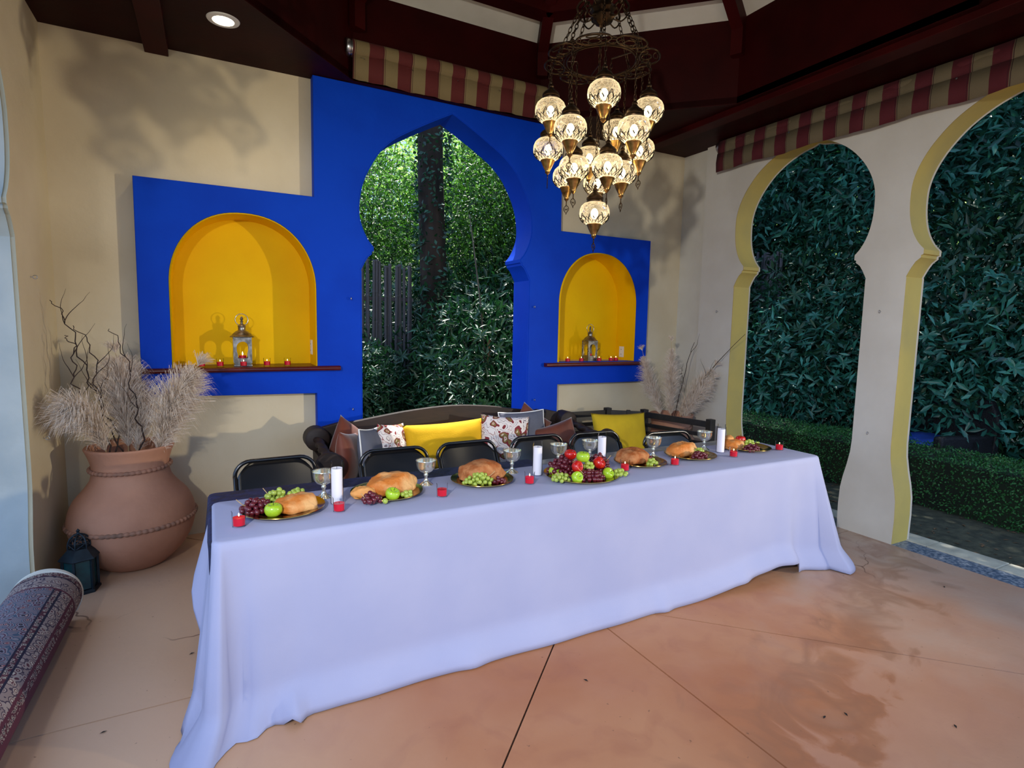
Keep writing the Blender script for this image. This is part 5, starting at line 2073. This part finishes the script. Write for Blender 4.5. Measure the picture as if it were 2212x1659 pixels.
# ------------------------------------------------------------------ black slatted corner bench
bb_ = empty('corner_bench', (0, 0, 0))
tag(bb_, 'black slatted wooden corner bench right of the daybed', 'bench')
BP = [(2.93, 4.47), (3.46, 4.46), (3.74, 4.24), (3.90, 3.55)]
for (a, b) in zip(BP, BP[1:]):
    for z0, h in ((.765, .055), (.665, .035), (.585, .035), (.505, .035)):
        MB().beam((a[0], a[1], z0), (b[0], b[1], z0), .022, h).build('rail', 'blackwood', bb_, bevel=.003)
for i, (x, y_) in enumerate(BP):
    MB().box((x - .03, y_ - .03, 0), (x + .03, y_ + .03, .815)).build('post', 'blackwood', bb_, bevel=.004)
MB().box((3.62 - .02, 4.335 - .02, .40), (3.62 + .02, 4.335 + .02, .80), Matrix.Rotation(-.6, 3, 'Z')).build('post', 'blackwood', bb_, bevel=.004)
for i in range(5):
    f = i / 4
    y0 = 4.40 - f * .42
    MB().box((2.95, y0 - .07, .37), (3.50 + .1 * (1 - f), y0 + .02, .395)).build('seat_slat', 'blackwood', bb_, bevel=.003)
    x0 = 3.82 - f * .40
    MB().box((x0 - .07, 3.50, .37), (x0 + .02, 3.93, .395)).build('seat_slat', 'blackwood', bb_, bevel=.003)
for x, y_ in ((2.97, 3.90), (3.42, 3.52), (3.42, 3.92)):
    MB().box((x - .028, y_ - .028, 0), (x + .028, y_ + .028, .37)).build('front_leg', 'blackwood', bb_, bevel=.004)
cushion(3.36, 4.12, .600, .60, .44, .15, 'pil_olive', 'mustard yellow cushion on the black corner bench', -.30, -.08, .03)

# ------------------------------------------------------------------ garden
rngn = np.random.default_rng(5)


def leaf_mass(name, n, sampler, L, Wd, m, parent=None, up=0.4, seed=0):
    rg = np.random.default_rng(seed)
    P, Nn = sampler(rg, n)
    d = rg.normal(size=(n, 3))
    d += Nn * 0.8
    d[:, 2] -= 0.25
    d /= np.linalg.norm(d, axis=1)[:, None]
    nn = Nn * 0.7 + rg.normal(size=(n, 3)) * .55
    nn[:, 2] += up
    s = np.cross(d, nn)
    s /= np.linalg.norm(s, axis=1)[:, None] + 1e-9
    nn = np.cross(s, d)
    l = L * rg.uniform(.65, 1.3, (n, 1))
    w = Wd * rg.uniform(.7, 1.2, (n, 1))
    v = np.stack([P, P + d * l * .45 + s * w * .5 + nn * w * .16, P + d * l - nn * l * .10, P + d * l * .45 - s * w * .5 + nn * w * .16], 1).reshape(-1, 3)
    me = bpy.data.meshes.new(name)
    me.vertices.add(4 * n)
    me.vertices.foreach_set('co', v.astype(np.float32).ravel())
    idx = np.arange(n)[:, None] * 4
    tri = np.concatenate([idx + [0, 1, 2], idx + [0, 2, 3]], 1).reshape(-1)
    me.loops.add(6 * n)
    me.loops.foreach_set('vertex_index', tri.astype(np.int32))
    me.polygons.add(2 * n)
    me.polygons.foreach_set('loop_start', (np.arange(2 * n) * 3).astype(np.int32))
    me.polygons.foreach_set('loop_total', np.full(2 * n, 3, np.int32))
    me.update(calc_edges=True)
    me.materials.append(MT[m])
    o = bpy.data.objects.new(name, me)
    COL.objects.link(o)
    o.parent = parent
    o['kind'] = 'stuff'
    return o


def ell(rx, ry, rz, power=.45, clump=0):
    def f(rg, n):
        u = rg.normal(size=(n, 3))
        u /= np.linalg.norm(u, axis=1)[:, None]
        r = rg.uniform(0, 1, (n, 1)) ** power
        if clump:
            cs = rg.normal(size=(clump, 3))
            cs /= np.linalg.norm(cs, axis=1)[:, None]
            dmax = (u @ cs.T).max(1)[:, None]
            r = r * (0.72 + 0.34 * dmax)
        return u * r * np.array([rx, ry, rz]), u
    return f


def boxs(lx, ly, lz):
    def f(rg, n):
        p = rg.uniform(-1, 1, (n, 3))
        ax = rg.choice(3, n, p=[.42, .06, .52])
        sg = np.where(rg.uniform(size=n) < .75, np.where(ax == 0, -1, 1), np.where(ax == 0, 1, -1))
        p[np.arange(n), ax] = sg * rg.uniform(.9, 1.02, n)
        nn = np.zeros((n, 3))
        nn[np.arange(n), ax] = sg
        wob = 1 + .05 * np.sin(p[:, 1:2] * 14)
        return p * np.array([lx, ly, lz]) * wob, nn
    return f


leafm = MB().add([(0, 0, 0), (.030, .016, .005), (.068, .015, .004), (.105, 0, -.010), (.068, -.015, .004), (.030, -.016, .005), (.03, 0, -.002), (.068, 0, -.003)],
                 [(0, 6, 1), (6, 7, 2, 1), (7, 3, 2), (0, 5, 6), (6, 5, 4, 7), (7, 4, 3)])
leaf0 = {}


def shrub(name, label, group, loc, rad, n, L, Wd, m, trunk=True, leaves=0, seed=0, cat='shrub', tz=None, lean=(0, 0)):
    r = empty(name, (loc[0], loc[1], -0.05))
    tag(r, label, cat, group)
    f = leaf_mass('foliage', n, ell(*rad, clump=26), L, Wd, m, r, seed=seed)
    f.location = (0, 0, loc[2])
    if trunk:
        rnd = random.Random(seed)
        tb = MB()
        for k in range(5):
            a = rnd.uniform(0, 6.28)
            tb.tube(catmull([(0, 0, 0), (math.cos(a) * rad[0] * .2, math.sin(a) * rad[1] * .2, loc[2] * .5), (math.cos(a) * rad[0] * .6, math.sin(a) * rad[1] * .6, loc[2] + rad[2] * .6)], 5), lambda t: .035 * (1 - .8 * t), 6)
            break
        tb.build('trunk', 'bark', r, smooth=True)
    rg = np.random.default_rng(seed + 99)
    for i in range(leaves):
        # whorls of large leaves on the side facing the pavilion
        if i % 7 == 0:
            while True:
                u = rg.normal(size=3)
                u /= np.linalg.norm(u)
                c = Vector((loc[0], loc[1], 0)) - Vector((1.8, 2.0, 0))
                if u[0] * -c.x + u[1] * -c.y > .25 * c.length:
                    break
            p = Vector((u[0] * rad[0], u[1] * rad[1], u[2] * rad[2])) * rg.uniform(.95, 1.06) + Vector((0, 0, loc[2]))
            q0 = Vector(u).to_track_quat('Z', 'Y')
        if m not in leaf0:
            lo_ = leafm.build('leaf', m, r, smooth=False)
            leaf0[m] = lo_
        else:
            lo_ = leaf0[m].copy()
            COL.objects.link(lo_)
            lo_.parent = r
        lo_.location = p
        a = (i % 7) * 2 * PI / 7 + rg.uniform(-.3, .3)
        lo_.rotation_euler = (q0 @ Euler((0, rg.uniform(-.5, .2), a)).to_quaternion()).to_euler()
        s = rg.uniform(.8, 1.35)
        lo_.scale = (s, s, s)
    return r


# clipped hedge along the path
hd = empty('clipped_hedge', (6.28, 1.2, -0.02))
tag(hd, 'low clipped green hedge running along the garden path', 'hedge')
hf = leaf_mass('foliage', 42000, boxs(.40, 4.2, .245), .026, .015, 'leaf_hedge', hd, up=.8, seed=3)
hf.location = (0, 0, .245)
core = MB().box((-.36, -4.15, .0), (.36, 4.15, .455))
core.build('branch_core', 'hill', hd)

# shrubs of the bank behind the hedge (right arches)
protos = []
s1 = shrub('laurel_shrub', 'teal leaved laurel shrub in second arcade arch, just above the lounge chair', 'laurel shrubs behind the hedge', (7.9, 3.4, 1.15), (1.15, 1.2, 1.25), 5200, .15, .048, 'leaf_teal', leaves=126, seed=1)
s2 = shrub('laurel_shrub', 'dark green laurel shrub at mid height in the first arcade arch', 'laurel shrubs behind the hedge', (8.2, 5.4, 1.5), (1.3, 1.3, 1.55), 6500, .15, .046, 'leaf_dark', leaves=126, seed=2)
s3 = shrub('tall_garden_tree', 'dense tree crown filling the left upper part of second arcade arch', 'dense trees beyond the right arches', (9.2, 5.0, 3.9), (1.7, 1.8, 1.8), 9500, .15, .048, 'leaf_teal', leaves=84, seed=3, cat='tree')
t1, t2, t3 = tree_of(s1), tree_of(s2), tree_of(s3)
for k, (x, y_, rz, sc) in enumerate([(7.7, 5.2, 1.1, .95), (7.8, 7.2, 2.2, 1.15), (8.3, 1.5, 3.0, 1.1), (7.5, 8.9, .6, 1.2), (8.6, -.2, 4.0, 1.15)]):
    dup(s1, (x, y_, -.05), rz * .15, ['teal leaved laurel shrub low in the middle of the first arcade arch', 'teal leaved laurel shrub low behind the left jamb of first arcade arch',
        'teal leaved laurel shrub beyond the right edge of second arcade arch', 'teal leaved laurel shrub hidden behind the room corner pier', 'teal leaved laurel shrub at the far right end of the hedge'][k], scale=sc, tree=t1)
for k, (x, y_, rz, sc) in enumerate([(8.7, 3.5, .3, 1.15), (8.8, 7.3, -.3, 1.2), (9.3, 1.7, .5, 1.25), (7.0, 10.6, -.5, 1.2)]):
    dup(s2, (x, y_, -.05), rz, ['dark green laurel shrub at mid height in the second arcade arch', 'dark green laurel shrub at the left edge of first arcade arch, before the fence',
        'dark green laurel shrub beyond the right edge of second arch', 'dark green laurel shrub behind the right niche wall'][k], scale=sc, tree=t2)
for k, (x, y_, rz, sc) in enumerate([(9.0, 7.6, .4, 1.05), (9.9, 3.0, -.4, 1.12), (9.6, 6.3, .8, 1.3), (10.2, .8, .2, 1.2), (8.3, 9.8, .3, 1.1), (11.0, 4.6, .1, 1.55), (10.8, 8.0, -.2, 1.5)]):
    dup(s3, (x, y_, -.05), rz, ['dense tree crown at the upper left of the first arcade arch', 'dense tree crown filling the right upper part of second arcade arch',
        'dense tree crown in the upper middle of the first arcade arch', 'dense tree crown right of the second arch, outside the view', 'dense tree crown behind the corner pier beyond the first arch',
        'larger distant tree crown high in the second arcade arch', 'larger distant tree crown high in the first arcade arch'][k], scale=sc, tree=t3)

# shrubs behind the blue arch
g1 = shrub('evergreen_shrub', 'evergreen shrub just right of the pale stake beyond the blue arch', 'evergreen shrubs beyond the blue arch', (3.3, 7.4, 1.0), (.95, .8, 1.1), 4200, .15, .040, 'leaf_dark', leaves=140, seed=11)
g2 = shrub('evergreen_shrub', 'evergreen shrub directly before the bamboo fence beyond the blue arch', 'evergreen shrubs beyond the blue arch', (2.3, 8.4, .75), (1.1, .9, .9), 4200, .15, .040, 'leaf_dark', leaves=70, seed=12)
u1, u2_ = tree_of(g1), tree_of(g2)
for x, y_, rz, sc, lb_ in ((1.75, 7.5, .4, .68, 'small evergreen shrub at the lower left edge of the blue arch'), (4.5, 7.7, -.3, 1.05, 'evergreen shrub at the right jamb of the blue arch'),
                          (3.9, 8.6, .7, 1.25, 'evergreen shrub behind the staked sapling beyond the blue arch'), (2.7, 9.0, -.5, 1.15, 'evergreen shrub at the foot of the tall trunk beyond blue arch'),
                          (4.9, 9.6, .1, 1.5, 'largest evergreen shrub, right rear beyond the blue arch')):
    dup(g1, (x, y_, -.05), rz, lb_, scale=sc, tree=u1)
for x, y_, rz, sc, lb_ in ((3.1, 6.9, .2, .8, 'low evergreen shrub nearest behind the daybed back, centre of arch'), (5.4, 8.3, .5, 1.5, 'evergreen shrub hidden right of the blue arch'),
                          (1.0, 8.8, 0, 1.0, 'evergreen shrub hidden left of the blue arch'), (4.2, 7.0, 0, .75, 'low evergreen shrub nearest the right foot of blue arch')):
    dup(g2, (x, y_, -.05), rz, lb_, scale=sc, tree=u2_)
m1 = shrub('leafy_tree', 'mid green tree right of the tall trunk beyond the blue arch', 'leafy trees beyond the blue arch', (4.4, 9.6, 3.3), (1.6, 1.2, 1.7), 12000, .10, .034, 'leaf_mid', leaves=0, seed=14, cat='tree')
um = tree_of(m1)
for x, y_, rz, sc, lb_ in ((2.6, 10.8, .6, 1.0, 'mid green tree left of the tall trunk beyond the blue arch'), (5.8, 10.4, 1.6, 1.3, 'mid green tree at the right edge of blue arch'),
                          (6.2, 9.0, .9, 1.0, 'mid green tree hidden behind the right niche wall')):
    dup(m1, (x, y_, -.05), rz, lb_, scale=sc, tree=um)
b1 = shrub('sunlit_tree', 'bright sunlit tree just left of the tall trunk, far beyond blue arch', 'sunlit trees beyond the blue arch', (3.0, 14.5, 5.6), (2.6, 1.8, 3.0), 9000, .14, .07, 'leaf_sun_painted', leaves=0, seed=15, cat='tree')
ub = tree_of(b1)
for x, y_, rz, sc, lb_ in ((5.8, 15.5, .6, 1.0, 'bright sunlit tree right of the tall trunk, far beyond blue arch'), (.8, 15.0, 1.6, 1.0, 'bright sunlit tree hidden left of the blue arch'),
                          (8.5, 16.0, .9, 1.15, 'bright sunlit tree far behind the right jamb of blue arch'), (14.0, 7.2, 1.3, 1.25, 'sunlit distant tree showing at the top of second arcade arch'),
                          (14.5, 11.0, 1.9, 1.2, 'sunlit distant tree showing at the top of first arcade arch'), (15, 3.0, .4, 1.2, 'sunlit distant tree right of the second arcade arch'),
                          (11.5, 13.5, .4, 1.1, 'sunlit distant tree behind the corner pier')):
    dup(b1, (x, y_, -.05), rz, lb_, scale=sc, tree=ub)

# tall unseen tree, added so its crown keeps the sun off the path
ot = shrub('added_shade_tree', 'tall unseen tree added to shade the garden path, above the view', None, (9.3, 8.9, 6.4), (2.5, 3.0, 1.1), 15000, .17, .085, 'leaf_mid', leaves=0, seed=31, cat='tree')
for c_ in kids(ot):
    if c_.name.startswith('foliage'):
        c_.location = (-2.9, -4.4, 6.5)
MB().tube(catmull([(1.4, 1.6, 5.0), (0, -.5, 6.0), (-2.4, -3.6, 6.4)], 6), .06, 8).build('limb', 'bark', ot, smooth=True)

# big ivy-clad trunk seen in the tip of the blue arch
tk = empty('tall_tree_trunk', (3.10, 8.55, -.06))
tag(tk, 'tall thick dark tree trunk seen through the tip of blue arch', 'tree')
MB().tube(catmull([(0, 0, 0), (.03, 0, 2.0), (-.02, .05, 4.2), (.02, .1, 6.5), (0, .1, 9.5)], 8), lambda t: .23 - .07 * t, 18).build('trunk', 'bark', tk, smooth=True)
iv = leaf_mass('ivy', 2600, lambda rg, n: ((lambda a, z: (np.stack([.25 * np.cos(a), .25 * np.sin(a), z], 1), np.stack([np.cos(a), np.sin(a), 0 * a], 1)))(rg.uniform(0, 2 * np.pi, n), rg.uniform(0, 1, n) ** 1.5 * 6)), .09, .05, 'leaf_dark', tk, seed=21)
o = empty('staked_sapling', (3.36, 7.05, -.05))
tag(o, 'thin young trunk tied to a pale stake beyond the blue arch', 'tree')
MB().tube(catmull([(0, 0, 0), (-.02, 0, .9), (-.09, 0, 1.75), (-.20, .02, 2.6), (-.28, .02, 3.1)], 6), lambda t: .018 * (1 - .6 * t), 8).build('trunk', 'bark_grey', o, smooth=True)
MB().tube([(.03, -.05, 0), (.00, -.05, 1.45)], .026, 8).build('stake', 'stake', o, smooth='auto')
dg_ = empty('leaning_trunk', (8.0, 6.62, -.05))
tag(dg_, 'slim grey trunk leaning diagonally behind the first arcade arch', 'tree')
MB().tube([(-.55, -.35 + 1.0, 0), (-.6, -.12, 3.0), (-.6, -1.10, 4.45), (-.6, -1.9, 5.6)], .045, 8).build('trunk', 'bark_grey', dg_, smooth=True)


def bamboo_fence(x0, y0, x1, y1, h, n, label, r=.022):
    f = empty('bamboo_fence', (x0, y0, -.06))
    tag(f, label, 'fence', 'bamboo fences')
    p0 = None
    for i in range(n):
        t = i / n
        hh = h + random.uniform(-.05, .05)
        if p0 is None:
            p0 = MB()
            prf = []
            for k in range(7):
                zc = k / 6
                prf += [(1.0, zc + .002), (1.0, zc + .150)] if k < 6 else [(1.0, 1.0)]
                if k < 6:
                    prf += [(1.12, zc + .158), (1.0, zc + .166)] if zc + .166 < 1 else []
            p0.lathe([(0, 0)] + prf + [(0, 1.0)], 8)
            po_ = p0.build('bamboo_pole', 'bamboo', f, smooth='auto')
            p0 = po_
        else:
            po_ = p0.copy()
            COL.objects.link(po_)
        po_.scale = (r * random.uniform(.85, 1.15), r, hh)
        po_.location = ((x1 - x0) * t, (y1 - y0) * t + random.uniform(-.01, .01), 0)
        po_.rotation_euler = (random.uniform(-.01, .01), random.uniform(-.015, .015), random.uniform(0, 3))
    L = math.hypot(x1 - x0, y1 - y0)
    for z in (h * .25, h * .8):
        MB().beam((0, .03, z), (x1 - x0, y1 - y0 + .03, z), .03, .05).build('cross_rail', 'bamboo', f)


bamboo_fence(1.55, 8.0, 2.62, 8.0, 2.50, 23, 'weathered grey bamboo fence left in the view through the blue arch')
bamboo_fence(8.2, 7.6, 7.9, 5.9, 2.9, 34, 'dark bamboo fence behind shrubs in the first arcade arch')

# wicker lounge chair with blue cushion behind the hedge
lc = empty('wicker_lounge_chair', (7.05, 3.30, -.05), -.25)
tag(lc, 'black wicker lounge chair with blue cushion behind the hedge', 'lounge chair')
MB().box((-.35, -.38, .05), (.35, .38, .36)).build('base', 'wicker', lc, bevel=.02)
for s in (-1, 1):
    MB().box((-.36, s * .38 - .05, .05), (.36, s * .38 + .05, .60)).build('armrest', 'wicker', lc, bevel=.03)
plate_obj('backrest', [(-.42, .1), (.42, .1), (.42, .75), (.3, .95), (-.3, .95), (-.42, .75)], [], .08, lambda u, v, w: (.36 + w + (v - .1) * .12, u, v), 'wicker', lc, bevel=.02)
cb = sphere_mb(1, 24, 14)
cb.v = [(math.copysign(abs(x) ** .5, x) * .36, math.copysign(abs(y_) ** .5, y_) * .34, .445 + z * (.08 - .012 * math.cos(y_ * 9))) for x, y_, z in cb.v]
cb.build('seat_cushion', 'pool_blue', lc, smooth=True)

# fallen leaves and grit on the paving and the floor
lf = MB()
rr_ = random.Random(4)
lit_ = MB()
for i in range(220):
    x, y_ = rr_.uniform(4.98, 5.85), rr_.uniform(.6, 4.8)
    a = rr_.uniform(0, 6.28)
    s = rr_.uniform(.012, .03)
    c_, s_ = math.cos(a) * s, math.sin(a) * s
    z = -.016
    lit_.add([(x - c_, y_ - s_, z), (x + s_ * .4, y_ - c_ * .4, z + .006), (x + c_, y_ + s_, z + .002), (x - s_ * .4, y_ + c_ * .4, z + .004)], [(0, 1, 2, 3)])
o = lit_.build('fallen_leaves', 'stake', None)
tag(o, 'dry fallen leaves scattered on the soil beside the kerb', 'leaves', None, 'stuff')
for i, (x, y_, a) in enumerate([(2.23, 1.33, .3), (2.33, 1.30, 1.2), (2.67, 1.05, .8), (1.47, 1.98, 2), (-.13, 3.0, .4), (-.42, 2.55, .2), (1.03, 1.2, .9), (4.1, 1.75, .6)]):
    c_, s_ = math.cos(a) * .013, math.sin(a) * .013
    o = MB().add([(x - c_, y_ - s_, .002), (x + s_ * .4, y_ - c_ * .4, .005), (x + c_, y_ + s_, .003), (x - s_ * .4, y_ + c_ * .4, .004)], [(0, 1, 2, 3)]).build('dry_leaf', 'wick', None)
    tag(o, 'tiny dark dry leaf lying on the terracotta floor', 'leaf', 'dry leaves on the floor')
